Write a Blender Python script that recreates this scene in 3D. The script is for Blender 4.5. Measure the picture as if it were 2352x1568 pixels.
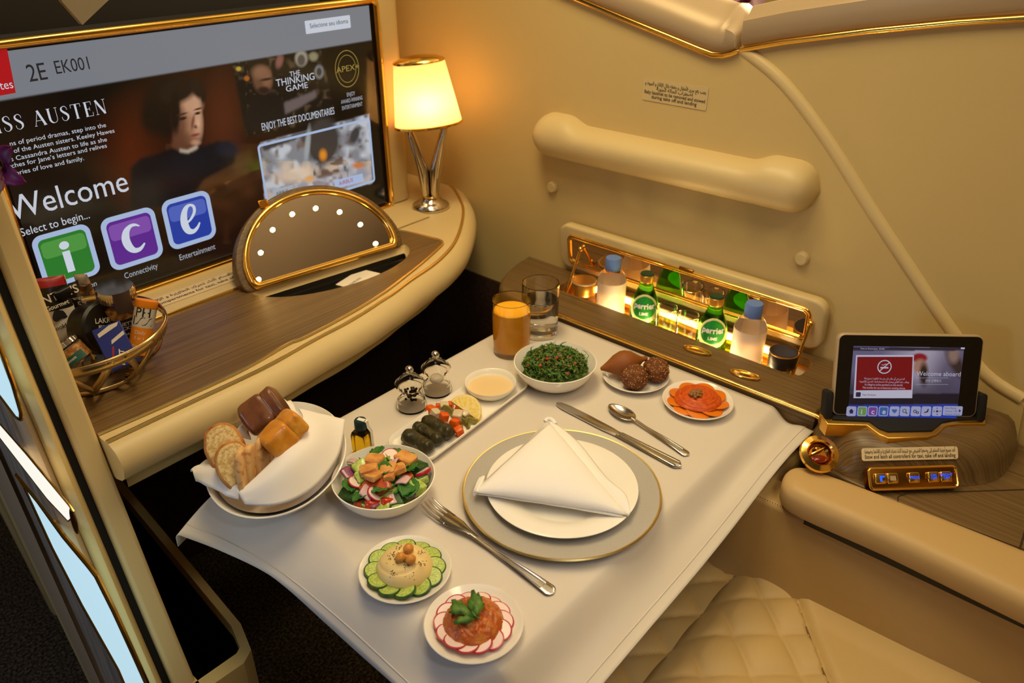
import bpy, bmesh, math, random
import numpy as np
from mathutils import Vector, Matrix, noise, geometry
for o in list(bpy.data.objects): bpy.data.objects.remove(o)
S = bpy.context.scene; COL = S.collection
R = math.radians; PI = math.pi
# ------------------------------------------------------------------ camera
FPX, EYE, PITCH, HEAD = 1832.0, 1.52, R(29.7), R(41.1)
cd = bpy.data.cameras.new('camera'); cam = bpy.data.objects.new('camera', cd); COL.objects.link(cam)
cd.sensor_width = 36; cd.lens = FPX / 2352 * 36; cd.clip_start = .01
cam.location = (0, 0, EYE); cam.rotation_euler = (R(90) - PITCH, 0, HEAD - R(90))
cd.dof.use_dof = True; cd.dof.focus_distance = 1.22; cd.dof.aperture_fstop = 5.0
S.camera = cam
# ------------------------------------------------------------------ look
S.view_settings.view_transform = 'Standard'; S.view_settings.look = 'None'
S.view_settings.gamma = 1; S.view_settings.use_curve_mapping = False
S.view_settings.exposure = 0.0
S.cycles.max_bounces = 10; S.cycles.transparent_max_bounces = 12; S.cycles.transmission_bounces = 10
S.cycles.sample_clamp_indirect = 4.0
# ------------------------------------------------------------------ light
W = bpy.data.worlds.new('cabin_dusk'); S.world = W; W.use_nodes = True
W.node_tree.nodes['Background'].inputs[0].default_value = (1, .72, .42, 1)
W.node_tree.nodes['Background'].inputs[1].default_value = .035
def area(name, loc, target, size, power, col, sy=None, spread=180):
    l = bpy.data.lights.new(name, 'AREA'); l.energy = power; l.color = col; l.size = size; l.spread = R(spread)
    if sy: l.shape = 'RECTANGLE'; l.size_y = sy
    o = bpy.data.objects.new(name, l); COL.objects.link(o); o.location = loc
    o.rotation_euler = (Vector(target) - Vector(loc)).to_track_quat('-Z', 'Y').to_euler(); return o
def point(name, loc, power, col, r=.02):
    l = bpy.data.lights.new(name, 'POINT'); l.energy = power; l.color = col; l.shadow_soft_size = r
    o = bpy.data.objects.new(name, l); COL.objects.link(o); o.location = loc; return o
area('cabin_ceiling_light', (.58, .62, 2.28), (.80, .62, .7), .5, 4.7, (1, .80, .50), spread=140)
area('cabin_side_wash', (.92, 1.02, 2.28), (1.30, .98, .9), .35, 3.9, (1, .79, .42), spread=120)
area('seat_fill_light', (.62, -.30, 2.28), (.85, .12, .5), .4, 1.7, (1, .82, .50), spread=80)  # extra fill added above the seat to brighten its leather
area('ceiling_fill_light', (2.08, .7, 1.95), (1.25, .7, 2.34), .25, 19.0, (1, .80, .50), 1.6)  # unseen uplight added to brighten the ceiling reflected in the vanity mirror
area('aisle_cool_light', (-.85, 1.0, 1.05), (.40, .75, .68), .30, 3.4, (.56, .70, 1))
area('reading_spot', (.15, -.35, 1.95), (.7, .55, .73), .12, .30, (.90, .93, 1), spread=60)
# ------------------------------------------------------------------ picture geometry -> place
_c = Vector((math.cos(PITCH)*math.cos(HEAD), math.cos(PITCH)*math.sin(HEAD), -math.sin(PITCH)))
_r = Vector((math.sin(HEAD), -math.cos(HEAD), 0)); _u = _r.cross(_c)
def ray(x, y): return _c + _r*((x-1176)/FPX) - _u*((y-784)/FPX)
def Z(x, y, z): d = ray(x, y); return Vector((0, 0, EYE)) + d*((z-EYE)/d.z)
def XP(x, y, X): d = ray(x, y); return Vector((0, 0, EYE)) + d*(X/d.x)
def YP(x, y, Y): d = ray(x, y); return Vector((0, 0, EYE)) + d*(Y/d.y)
# ------------------------------------------------------------------ materials
def lin(*c):
    f = lambda v: v/12.92 if v <= .04045 else ((v+.055)/1.055)**2.4
    return tuple(f(v/255) for v in c[:3]) + (1,)
MATS = {}
def mat(name, col, rough=.5, metal=0., spec=.5, emit=None, es=1., trans=0., ior=1.45, coat=0., sss=0.,
        var=None, bump=None, stripe=None, alpha=None, cells=None, thin=None):
    """col is an 8-bit sRGB triple; var=(scale, col2, lo, hi[,stretch]) mixes in noise; bump=(scale, strength, dist[,stretch])"""
    m = bpy.data.materials.new(name); m.use_nodes = True; MATS[name] = m
    nt = m.node_tree; b = nt.nodes['Principled BSDF']; L = nt.links.new
    b.inputs['Base Color'].default_value = lin(*col); b.inputs['Roughness'].default_value = rough
    b.inputs['Metallic'].default_value = metal; b.inputs['IOR'].default_value = ior
    b.inputs['Specular IOR Level'].default_value = spec; b.inputs['Transmission Weight'].default_value = trans
    b.inputs['Coat Weight'].default_value = coat
    if sss: b.inputs['Subsurface Weight'].default_value = sss; b.inputs['Subsurface Radius'].default_value = (.008, .005, .003); b.inputs['Subsurface Scale'].default_value = 1
    if emit: b.inputs['Emission Color'].default_value = lin(*emit); b.inputs['Emission Strength'].default_value = es
    if alpha is not None: b.inputs['Alpha'].default_value = alpha
    def tex(scale, stretch=(1, 1, 1), detail=4, kind='ShaderNodeTexNoise'):
        tc = nt.nodes.new('ShaderNodeTexCoord'); mp = nt.nodes.new('ShaderNodeMapping'); mp.vector_type = 'TEXTURE'
        mp.inputs['Scale'].default_value = [1/v for v in stretch[:3]]
        if len(stretch) > 3: mp.inputs['Rotation'].default_value = (0, 0, stretch[3])
        n = nt.nodes.new(kind); n.inputs['Scale'].default_value = scale
        if kind == 'ShaderNodeTexNoise': n.inputs['Detail'].default_value = detail
        L(tc.outputs['Object'], mp.inputs[0]); L(mp.outputs[0], n.inputs['Vector']); return n
    if var:
        n = tex(var[0], var[4] if len(var) > 4 else (1, 1, 1))
        cr = nt.nodes.new('ShaderNodeValToRGB'); cr.color_ramp.elements[0].position = var[2]; cr.color_ramp.elements[1].position = var[3]
        cr.color_ramp.elements[0].color = lin(*col); cr.color_ramp.elements[1].color = lin(*var[1])
        L(n.outputs['Fac'], cr.inputs[0]); L(cr.outputs[0], b.inputs['Base Color'])
    if cells:
        n = tex(cells[0], kind='ShaderNodeTexVoronoi'); cr = nt.nodes.new('ShaderNodeValToRGB'); cr.color_ramp.interpolation = 'CONSTANT'
        sx = nt.nodes.new('ShaderNodeSeparateColor'); L(n.outputs['Color'], sx.inputs[0]); L(sx.outputs[0], cr.inputs[0])
        el = cr.color_ramp.elements; k = len(cells[1])
        for i, c in enumerate(cells[1]):
            e = el[i] if i < 2 else el.new(i/k)
            e.position = i/k; e.color = lin(*c)
        L(cr.outputs[0], b.inputs['Base Color'])
    if bump:
        n = tex(bump[0], bump[3] if len(bump) > 3 else (1, 1, 1)); bp = nt.nodes.new('ShaderNodeBump')
        bp.inputs['Strength'].default_value = bump[1]; bp.inputs['Distance'].default_value = bump[2]
        L(n.outputs['Fac'], bp.inputs['Height']); L(bp.outputs[0], b.inputs['Normal'])
    return m
mat('shell', (210, 184, 122), .55, bump=(900, .12, .0006))
mat('shell_smooth', (212, 188, 134), .42, bump=(700, .05, .0005))
mat('ceiling_white', (232, 224, 208), .7)
mat('grey_beige', (140, 128, 108), .5)
mat('silver_beige', (186, 162, 126), .42, .15)
mat('gold', (255, 206, 104), .17, 1)
mat('gold_line', (255, 228, 150), .30, 1)
mat('gold_brushed', (236, 184, 84), .34, 1, bump=(400, .05, .0004))
mat('gold_dark', (176, 118, 40), .22, 1)
mat('chrome', (214, 204, 190), .12, 1)
mat('steel', (206, 202, 198), .16, 1)
for nm, st in (('wood_x', (1.6, 260, 260)), ('wood_y', (260, 1.6, 260)), ('wood_d', (240, 1.6, 3, R(20)))):
    mat(nm, (86, 64, 36), .38, var=(2.2, (128, 101, 62), .34, .68, st), bump=(2.2, .08, .0005, st))
mat('wood_band', (150, 138, 122), .34, .25, var=(2, (186, 172, 150), .35, .65, (40, 40, 3)))
mat('leather', (188, 154, 98), .48, bump=(420, .18, .0008))
mat('leather_soft', (194, 160, 104), .50, bump=(420, .18, .0008))
mat('stitch', (120, 88, 48), .8)
mat('seam_dark', (60, 42, 20), .8)
mat('linen', (216, 206, 192), .85, spec=.2, bump=(1500, .12, .0004))
mat('napkin', (246, 240, 230), .85, spec=.2, bump=(1300, .10, .0004))
mat('porcelain', (246, 240, 226), .18, coat=.3)
mat('grey_glaze', (172, 166, 156), .26, var=(1800, (186, 180, 168), .4, .6))
mat('carpet', (58, 50, 42), .95, spec=.1, var=(160, (128, 112, 90), .42, .62), bump=(380, .9, .004))
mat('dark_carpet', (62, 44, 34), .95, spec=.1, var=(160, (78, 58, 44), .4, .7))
mat('black', (10, 9, 8), .35)
mat('black_matte', (16, 14, 12), .7)
mat('dark_panel', (20, 17, 14), .6)
mat('glass', (255, 255, 255), .0, trans=1, ior=1.45)
mat('acrylic', (253, 252, 250), .02, trans=1, ior=1.15)
mat('plastic_clear', (252, 250, 248), .04, trans=1, ior=1.08)
mat('water', (255, 255, 255), .0, trans=1, ior=1.33)
mat('mirror', (225, 205, 180), .02, 1)
mat('ink', (40, 32, 24), .6)
mat('label_cream', (224, 200, 156), .5)
mat('paper', (236, 228, 212), .7)
mat('bulb', (255, 225, 170), .4, emit=(255, 214, 140), es=26)
mat('led', (255, 220, 150), .4, emit=(255, 200, 100), es=22)
mat('door_glow', (200, 225, 232), .3, emit=(188, 222, 232), es=.85)
mat('door_glow_white', (240, 236, 225), .3, emit=(250, 244, 226), es=.9)
# ------------------------------------------------------------------ mesh building
class MB:
    def __init__(s): s.v = []; s.f = []; s.m = []; s.mats = []; s.T = Matrix(); s.cur = 0
    def mat(s, n):
        if n not in s.mats: s.mats.append(n)
        s.cur = s.mats.index(n); return s
    def add(s, vs, fs, T=None):
        b = len(s.v); M = s.T @ T if T is not None else s.T
        s.v += [tuple(M @ Vector(p)) for p in vs]
        s.f += [tuple(i+b for i in f) for f in fs]; s.m += [s.cur]*len(fs); return s
    def box(s, c, d, T=None):
        x, y, z = c; a, b, e = d[0]/2, d[1]/2, d[2]/2
        vs = [(x+i*a, y+j*b, z+k*e) for k in (-1, 1) for j in (-1, 1) for i in (-1, 1)]
        return s.add(vs, [(0,2,3,1),(4,5,7,6),(0,1,5,4),(2,6,7,3),(0,4,6,2),(1,3,7,5)], T)
    def rings(s, loops, closed=True, cap0=True, cap1=True, T=None, wrap=False):
        n = len(loops[0]); vs = [p for l in loops for p in l]; fs = []
        k = len(loops)
        for i in range(k if wrap else k-1):
            for j in range(n if closed else n-1):
                a, b = i*n+j, i*n+(j+1) % n; i2 = (i+1) % k
                fs.append((a, b, i2*n+(j+1) % n, i2*n+j))
        if cap0 and not wrap: fs.append(tuple(range(n-1, -1, -1)))
        if cap1 and not wrap: fs.append(tuple((k-1)*n+j for j in range(n)))
        return s.add(vs, fs, T)
    def lathe(s, prof, c=(0, 0, 0), seg=48, sx=1, sy=1, T=None, rim=None):
        loops = []; ends = (prof[0][0] < 1e-6, prof[-1][0] < 1e-6)
        for r, z in prof:
            r = max(r, 1e-5)
            loops.append([(c[0]+sx*r*math.cos(2*PI*j/seg), c[1]+sy*r*math.sin(2*PI*j/seg), c[2]+z) for j in range(seg)])
        return s.rings(loops, True, ends[0], ends[1], T)
    def tube(s, pts, r, seg=10, closed=False, T=None, flat=1.0):
        pts = [Vector(p) for p in pts]; n = len(pts); loops = []; prev = None
        for i, p in enumerate(pts):
            a = pts[(i-1) % n] if closed or i else p; b = pts[(i+1) % n] if closed or i < n-1 else p
            t = (b-a).normalized()
            if prev is None:
                up = Vector((0, 0, 1)) if abs(t.z) < .95 else Vector((1, 0, 0)); x = t.cross(up).normalized()
            else: x = (prev - t*prev.dot(t)).normalized()
            prev = x; y = t.cross(x); rr = r[i] if isinstance(r, (list, tuple)) else r
            loops.append([p + x*rr*math.cos(2*PI*j/seg) + y*rr*flat*math.sin(2*PI*j/seg) for j in range(seg)])
        return s.rings(loops, True, T=T, wrap=closed)
    def sweep(s, path, prof, closed=False, T=None):
        """path of points near one height; prof of (outward to the right of travel, up)"""
        path = [Vector(p) for p in path]; n = len(path); loops = []
        for i, p in enumerate(path):
            a = path[(i-1) % n] if closed or i else p; b = path[(i+1) % n] if closed or i < n-1 else p
            t = b-a; t.z = 0; t.normalize(); o = Vector((t.y, -t.x, 0))
            loops.append([p + o*u + Vector((0, 0, w)) for u, w in prof])
        return s.rings(loops, True, T=T, wrap=closed)
    def grid(s, fn, nu, nv, T=None):
        vs = [fn(i/nu, j/nv) for j in range(nv+1) for i in range(nu+1)]
        return s.add(vs, [(j*(nu+1)+i, j*(nu+1)+i+1, (j+1)*(nu+1)+i+1, (j+1)*(nu+1)+i) for j in range(nv) for i in range(nu)], T)
    def lump(s, c, rad, rot=(0, 0, 0), amp=0., freq=1., seed=0, nu=18, nv=12, power=1., T=None):
        from mathutils import Euler
        M = Euler(rot).to_matrix(); loops = []; c = Vector(c)
        for i in range(nv+1):
            th = PI*i/nv; l = []
            for j in range(nu):
                ph = 2*PI*j/nu
                f = lambda v: math.copysign(abs(v)**power, v)
                d = Vector((f(math.sin(th)*math.cos(ph)), f(math.sin(th)*math.sin(ph)), -f(math.cos(th))))
                if power != 1: d *= 1
                k = 1 + amp*noise.noise(d*freq+Vector((seed*3.7, seed*1.3, seed*5.1)))
                l.append(c + M @ Vector((d.x*rad[0]*k, d.y*rad[1]*k, d.z*rad[2]*k)))
            loops.append(l)
        return s.rings(loops, True, T=T)
    def slab(s, poly, z0, z1, r=0., steps=4, T=None, holes=(), bottom=True, rb=0.):
        """prism of a 2-D outline (counter-clockwise) with its upper (and lower) edge rounded"""
        lv = []
        if rb: lv += [(rb*(1-math.sin(a)), z0+rb*(1-math.cos(a))) for a in [PI/2*k/steps for k in range(steps)]]
        else: lv.append((0, z0))
        if r: lv += [(r*(1-math.cos(a)), z1-r+r*math.sin(a)) for a in [PI/2*k/steps for k in range(steps+1)]]
        else: lv.append((0, z1))
        loops = [[(p[0], p[1], z) for p in inset(poly, d)] for d, z in lv]
        s.rings(loops, True, bottom and not holes, not holes, T)
        if holes:
            top = [Vector(p) for p in loops[-1]]; hs = [[Vector((p[0], p[1], z1)) for p in h] for h in holes]
            tri = geometry.tessellate_polygon([top]+hs); flat = top + [p for h in hs for p in h]
            fs = []
            for t in tri:
                a, b, c = (flat[i] for i in t)
                fs.append(t if (b-a).cross(c-a).z > 0 else t[::-1])
            s.add(flat, fs, T)
            for h in hs: s.rings([[(p.x, p.y, z1) for p in h], [(p.x, p.y, z0) for p in h]], True, False, False, T)
        return s
    def text(s, txt, o, x, y, size, lift=0., align='LEFT', bold=0., shear=0., sx=1., space=1., lead=1.):
        """letters lying in the plane of directions x, y with the base line starting at o"""
        cu = bpy.data.curves.new('t', 'FONT'); cu.body = txt; cu.size = size; cu.align_x = align; cu.offset = bold*size
        cu.shear = shear; cu.resolution_u = 3; cu.space_character = space; cu.space_line = lead
        ob = bpy.data.objects.new('t', cu); COL.objects.link(ob)
        me = bpy.data.meshes.new_from_object(ob.evaluated_get(bpy.context.evaluated_depsgraph_get()))
        x = Vector(x).normalized(); y = Vector(y).normalized(); n = x.cross(y); o = Vector(o)
        s.add([o + x*(v.co.x*sx) + y*v.co.y + n*lift for v in me.vertices], [tuple(p.vertices) for p in me.polygons])
        bpy.data.objects.remove(ob); bpy.data.curves.remove(cu); bpy.data.meshes.remove(me); return s
    def obj(s, name, parent=None, smooth=True, bevel=0., segs=3, sub=0, solid=0., world=True, auto=40):
        me = bpy.data.meshes.new(name)
        vs = s.v
        if parent is not None and world:
            Mi = BASE[parent].inverted(); vs = [tuple(Mi @ Vector(p)) for p in vs]
        me.from_pydata(vs, [], s.f)
        for m in s.mats: me.materials.append(MATS[m])
        me.polygons.foreach_set('material_index', s.m)
        bm = bmesh.new(); bm.from_mesh(me)
        if len(bm.verts) < 60000:
            bmesh.ops.remove_doubles(bm, verts=bm.verts, dist=2e-6)
        bm.normal_update()
        for f in bm.faces: f.smooth = smooth
        if smooth and auto:
            for e in bm.edges:
                if len(e.link_faces) == 2 and e.calc_face_angle(0) > R(auto): e.smooth = False
        bm.to_mesh(me); bm.free(); me.update()
        o = bpy.data.objects.new(name, me); COL.objects.link(o)
        if parent is not None: o.parent = parent
        else: BASE[o] = Matrix()
        if parent is not None: BASE[o] = BASE[parent]
        if solid:
            q = o.modifiers.new('thickness', 'SOLIDIFY'); q.thickness = abs(solid); q.offset = 1 if solid > 0 else -1
        if bevel:
            q = o.modifiers.new('edge', 'BEVEL'); q.width = bevel; q.segments = segs; q.limit_method = 'ANGLE'; q.angle_limit = R(35); q.harden_normals = False
        if sub:
            q = o.modifiers.new('smooth', 'SUBSURF'); q.levels = q.render_levels = sub
        return o
BASE = {}
def tag(o, label=None, cat=None, group=None, kind=None):
    for k, v in (('label', label), ('category', cat), ('group', group), ('kind', kind)):
        if v: o[k] = v
    return o
def thing(name, label, cat, loc, rz=0., group=None):
    o = bpy.data.objects.new(name, None); o.empty_display_size = .02; COL.objects.link(o)
    o.location = loc; o.rotation_euler = (0, 0, rz); BASE[o] = Matrix.Translation(loc) @ Matrix.Rotation(rz, 4, 'Z')
    return tag(o, label, cat, group)
def dup(o, loc=None, rz=None, label=None):
    """a copy of a thing with copies of its parts and sub-parts"""
    c = o.copy(); COL.objects.link(c)
    if loc is not None: c.location = loc
    if rz is not None: c.rotation_euler = (0, 0, rz)
    BASE[c] = Matrix.Translation(c.location) @ Matrix.Rotation(c.rotation_euler.z, 4, 'Z')
    if label: c['label'] = label
    def kids(a, b):
        for ch in list(a.children):
            k = ch.copy(); k.parent = b; COL.objects.link(k); BASE[k] = BASE[c]; kids(ch, k)
    kids(o, c); return c
def inset(poly, d):
    if abs(d) < 1e-9: return [(p[0], p[1]) for p in poly]
    n = len(poly); out = []
    for i in range(n):
        a, p, b = Vector(poly[i-1][:2]), Vector(poly[i][:2]), Vector(poly[(i+1) % n][:2])
        e1 = (p-a).normalized() if (p-a).length > 1e-9 else (b-p).normalized(); e2 = (b-p).normalized() if (b-p).length > 1e-9 else e1
        n1 = Vector((-e1.y, e1.x)); n2 = Vector((-e2.y, e2.x)); m = (n1+n2)
        m = m.normalized() if m.length > 1e-6 else n1
        q = p + m*(d/max(.35, m.dot(n1))); out.append((q.x, q.y))
    return out
def facing(o, x, n):
    x = Vector(x); n = Vector(n).normalized(); x = (x-n*x.dot(n)).normalized(); return plane(o, x, n.cross(x))
def rrect(cx, cy, w, h, r, n=6, ang=0.):
    pts = []
    for k, (sx, sy) in enumerate(((1, 1), (-1, 1), (-1, -1), (1, -1))):
        for i in range(n+1):
            a = PI/2*(k+i/n); x, y = sx*(w/2-r)+r*math.cos(a), sy*(h/2-r)+r*math.sin(a)
            pts.append((cx+x*math.cos(ang)-y*math.sin(ang), cy+x*math.sin(ang)+y*math.cos(ang)))
    return pts
def spline(pts, n=8, closed=False):
    P = [Vector(p) for p in pts]; k = len(P); out = []
    for i in range(k if closed else k-1):
        g = lambda q: P[q % k] if closed else P[max(0, min(k-1, q))]
        p0, p1, p2, p3 = g(i-1), g(i), g(i+1), g(i+2)
        for j in range(n):
            t = j/n; out.append(.5*((2*p1)+(p2-p0)*t+(2*p0-5*p1+4*p2-p3)*t*t+(3*p1-p0-3*p2+p3)*t**3))
    if not closed: out.append(P[-1])
    return out
def ccw(poly):
    a = sum(poly[i-1][0]*poly[i][1]-poly[i][0]*poly[i-1][1] for i in range(len(poly)))
    return list(poly) if a > 0 else list(poly)[::-1]
def struct(mb, name, **k): return tag(mb.obj(name, **k), kind='structure')
def plane(o, x, y):
    """matrix whose local x, y, z are the directions x, y and their normal at o"""
    x = Vector(x).normalized(); y = Vector(y); y = (y - x*y.dot(x)).normalized(); z = x.cross(y)
    M = Matrix((x, y, z)).transposed().to_4x4(); M.translation = Vector(o); return M
# Arabic letters in their joined forms, laid out right to left
_AR = {'ا':'FE8D,FE8E','أ':'FE83,FE84','إ':'FE87,FE88','آ':'FE81,FE82','ب':'FE8F,FE90,FE91,FE92','ت':'FE95,FE96,FE97,FE98','ث':'FE99,FE9A,FE9B,FE9C','ج':'FE9D,FE9E,FE9F,FEA0','ح':'FEA1,FEA2,FEA3,FEA4','خ':'FEA5,FEA6,FEA7,FEA8','د':'FEA9,FEAA','ذ':'FEAB,FEAC','ر':'FEAD,FEAE','ز':'FEAF,FEB0','س':'FEB1,FEB2,FEB3,FEB4','ش':'FEB5,FEB6,FEB7,FEB8','ص':'FEB9,FEBA,FEBB,FEBC','ض':'FEBD,FEBE,FEBF,FEC0','ط':'FEC1,FEC2,FEC3,FEC4','ظ':'FEC5,FEC6,FEC7,FEC8','ع':'FEC9,FECA,FECB,FECC','غ':'FECD,FECE,FECF,FED0','ف':'FED1,FED2,FED3,FED4','ق':'FED5,FED6,FED7,FED8','ك':'FED9,FEDA,FEDB,FEDC','ل':'FEDD,FEDE,FEDF,FEE0','م':'FEE1,FEE2,FEE3,FEE4','ن':'FEE5,FEE6,FEE7,FEE8','ه':'FEE9,FEEA,FEEB,FEEC','و':'FEED,FEEE','ي':'FEF1,FEF2,FEF3,FEF4','ى':'FEEF,FEF0','ة':'FE93,FE94'}
_AR = {k: [chr(int(x, 16)) for x in v.split(',')] for k, v in _AR.items()}
def arabic(t):
    out = []
    for i, ch in enumerate(t):
        f = _AR.get(ch)
        if not f: out.append(ch); continue
        pv = _AR.get(t[i-1]) if i else None; nx = _AR.get(t[i+1]) if i+1 < len(t) else None
        before = bool(pv) and len(pv) == 4; after = bool(nx) and len(f) == 4
        out.append(f[3 if before and after else 1 if before else 2 if after else 0])
    return ''.join(out[::-1])
# ================================================================== the cabin shell
DZ, TZ, LZ = .85, .722, .735          # desk top, table cloth, side ledge
m = MB().mat('carpet'); m.box((.6, .6, -.02), (6, 6, .04)); struct(m, 'floor')
m = MB().mat('ceiling_white'); m.box((.8, .6, 2.36), (4.4, 4.4, .04)); struct(m, 'ceiling')
# side wall: front panel, rear panel behind a raised seam
WX = 1.39
gold_a = [(1330, 0), (1430, 42), (1540, 87), (1610, 116), (1640, 127), (1664, 128), (1684, 123), (1696, 117)]
gold_a = [XP(x, y, WX) for x, y in gold_a]
gold_a = [Vector((WX, 1.70, 1.505)), Vector((WX, 1.45, 1.43)), Vector((WX, 1.22, 1.37))] + gold_a
gold_b = [XP(x, y, WX) for x, y in ((1702, 116), (1800, 99), (2000, 74), (2200, 55), (2352, 45))] + [Vector((WX, -.1, 1.42)), Vector((WX, -.8, 1.52))]
seam = spline([XP(x, y, WX) for x, y in ((1706, 122), (1800, 200), (1900, 330), (2000, 488), (2090, 625), (2170, 745), (2262, 868), (2352, 930))], 6)
def wallpoly(mb, pts, x0, x1): mb.rings([[(x, p[0], p[1]) for p in pts] for x in (x0, x1)])
m = MB().mat('shell')
a = [(p.y, p.z) for p in gold_a] + [(p.y, p.z) for p in seam] + [(.02, .3), (1.70, .3)]
wallpoly(m, a, WX, WX+.02)
b = [(p.y, p.z) for p in gold_b][::-1] + [(p.y, p.z) for p in seam] + [(.02, .3), (-.8, .3)]
wallpoly(m, b, WX+.006, WX+.026)
struct(m, 'wall_right', auto=30)
m = MB().mat('shell_smooth'); m.tube([p+Vector((.0095, .006, .006)) for p in seam], .013, 14); struct(m, 'trim_1')
m = MB().mat('gold'); m.tube([p+Vector((-.004, 0, .002)) for p in gold_a], .0065, 12); struct(m, 'trim_2')
m = MB().mat('gold'); m.tube([p+Vector((0, 0, .002)) for p in gold_b], .0055, 12); struct(m, 'trim_3')
def cap(path, h, name, out0, lean, tip=None):
    m = MB().mat('silver_beige'); loops = []; n = len(path)
    for i, p in enumerate(path):
        k = 1.
        if tip is not None: k = min(1, .30+.7*((n-1-i)/tip)**.6) if n-1-i < tip else 1
        prof = [(out0, .002), (out0-.012, .02*k), (out0-.010, .05*k), (lean*.35, .78*h*k), (lean*.7, .97*h*k), (lean, h*k), (lean+.03, h*k*.96), (lean+.03, .0)]
        loops.append([p+Vector((u, 0, w)) for u, w in prof])
    m.rings(loops); return struct(m, name, auto=60)
cap(spline(gold_a, 4), .085, 'trim_4', -.002, .05, 9)
cap(gold_b, .072, 'trim_5', .004, .03)
m = MB().mat('shell'); m.box((2.25, .9, 1.3), (.03, 3.2, 1.6)); struct(m, 'wall_back')
m = MB().mat('shell'); m.box((.75, -1.15, .8), (1.3, .03, 1.6)); struct(m, 'wall_rear')
# front: dark panel above the screen, beige surround beside it, sill below it
m = MB().mat('dark_panel'); m.box((.72, 1.475, 1.75), (1.02, .03, .86)); struct(m, 'wall_front')
m = MB().mat('shell_smooth')
m.slab(rrect(1.225, 1.53, .085, .20, .028, 8), .852, 1.72); struct(m, 'trim_6')
m = MB().mat('shell'); m.box((1.33, 1.62, 1.3), (.16, .02, .92)); struct(m, 'wall_left')
m = MB().mat('shell_smooth')
m.rings([[(x, 1.302, .8505), (x, 1.302, .8525), (x, 1.312, .8535), (x, 1.40, .8545), (x, 1.445, .8545), (x, 1.445, .8505)] for x in (.30, 1.20)]); struct(m, 'trim_7', auto=25)
m = MB().mat('gold'); m.tube([(.30, 1.300, .852), (1.0, 1.300, .852)], .0035, 8); struct(m, 'trim_8')
# dark foot well
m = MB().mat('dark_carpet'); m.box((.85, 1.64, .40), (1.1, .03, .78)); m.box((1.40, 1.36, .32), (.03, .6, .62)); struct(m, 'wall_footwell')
# ------------------------------------------------------------------ partition with its open door on the aisle side
def lean(z):
    t = [(-.01, .81), (.2, .87), (.415, .929), (.577, .974), (.72, 1.0), (.848, 1.026), (.917, 1.050), (1.214, 1.087), (1.45, 1.12), (1.75, 1.16)]
    for (z0, y0), (z1, y1) in zip(t, t[1:]):
        if z <= z1: return y0+(y1-y0)*(z-z0)/(z1-z0)
    return t[-1][1]
zs = [i*.0875 for i in range(21)]
def fl(z):  # smoothed lean
    return sum(lean(z+d) for d in (-.14, -.07, 0, .07, .14))/5
def leanstrip(mb, x0, x1, dy, back, r=0., n=1):
    loops = []
    for z in zs:
        y = fl(z)+dy
        l = [(x1, y+back, z)]
        if r: l += [(x1-(x1-x0)*k/6, y+r*(1-math.sin(PI*k/6)), z) for k in range(7)]
        else: l += [(x1, y, z), (x0, y, z)]
        l.append((x0, y+back, z)); loops.append(l)
    mb.rings(loops)
P = thing('partition', 'tall beige suite partition with a rounded post on the aisle side', 'partition', (.28, 1.1, 0))
m = MB().mat('shell_smooth'); leanstrip(m, .268, .300, 0, .62); m.obj('post', P, bevel=.006, auto=40)
m = MB().mat('black_matte'); leanstrip(m, .256, .269, .014, .5); m.obj('gap_shade', P)  # black strip painting the shade in the open gap beside the post
m = MB().mat('shell'); leanstrip(m, .236, .257, -.004, .5, .016); m.obj('moulding', P)
m = MB().mat('silver_beige')
m.rings([[(.240, 1.13, 1.3), (.262, 1.13, 1.3), (.262, 1.72, 1.3), (.240, 1.72, 1.3)], [(.290, 1.0, .0), (.304, 1.0, 0), (.304, 1.72, 0), (.290, 1.72, 0)]]); m.obj('outer_panel', P)
m = MB().mat('shell'); m.rings([[(x-.012, y0, z), (x+.03, y0, z), (x+.03, y0+.03, z), (x-.012, y0+.03, z)] for x, y0, z in ((.297, 1.70, 0), (.272, 1.70, .46), (.25, 1.70, 1.0))]); m.obj('end_trim', P, bevel=.006)
Dr = thing('sliding_door', 'open suite door with brushed wood face and glowing frosted panes', 'door', (.22, 1.05, .1))
m = MB().mat('silver_beige'); leanstrip(m, .2185, .2365, .006, .34, .010); m.obj('leading_rail', Dr)
m = MB().mat('wood_band')
loops = []
for z in zs[1:]:
    y = fl(z)+.018; y2 = 1.03+.19*z
    loops.append([(.221, y, z), (.2135, y+.003, z), (.2135, max(y+.02, y2), z), (.221, max(y+.02, y2), z)])
m.rings(loops); m.obj('leaf', Dr, auto=30)
def pane(px, matn, name, x=.2132, edge=.0035):
    q = [XP(a, b, x) for a, b in px]
    m = MB().mat(matn); m.rings([[p for p in q], [p+Vector((-.0008, 0, 0)) for p in q]])
    o = m.obj(name, Dr, smooth=False)
    if edge:
        m = MB().mat('gold'); m.tube(q, edge, 8, closed=True); m.obj('pane_frame', Dr)
    return o
pane([(39, 1089), (90, 1152), (147, 1231), (205, 1300), (222, 1322), (262, 1402), (300, 1485), (345, 1585), (360, 1640), (320, 1640), (274, 1535), (191, 1388), (122, 1255), (59, 1118)], 'door_glow', 'frosted_pane')
pane([(-40, 720), (0, 800), (30, 880), (49, 945), (49, 962), (40, 958), (0, 905), (-40, 850)], 'door_glow', 'frosted_pane', edge=.003)
pane([(-40, 925), (0, 972), (60, 1040), (158, 1158), (168, 1172), (165, 1190), (158, 1196), (110, 1145), (0, 1003), (-40, 955)], 'door_glow_white', 'light_band', edge=.0016)
m = MB().mat('gold_dark'); m.lump(XP(170, 1197, .2125), (.003, .007, .026), (R(14), 0, 0)); m.obj('latch', Dr)
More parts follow.
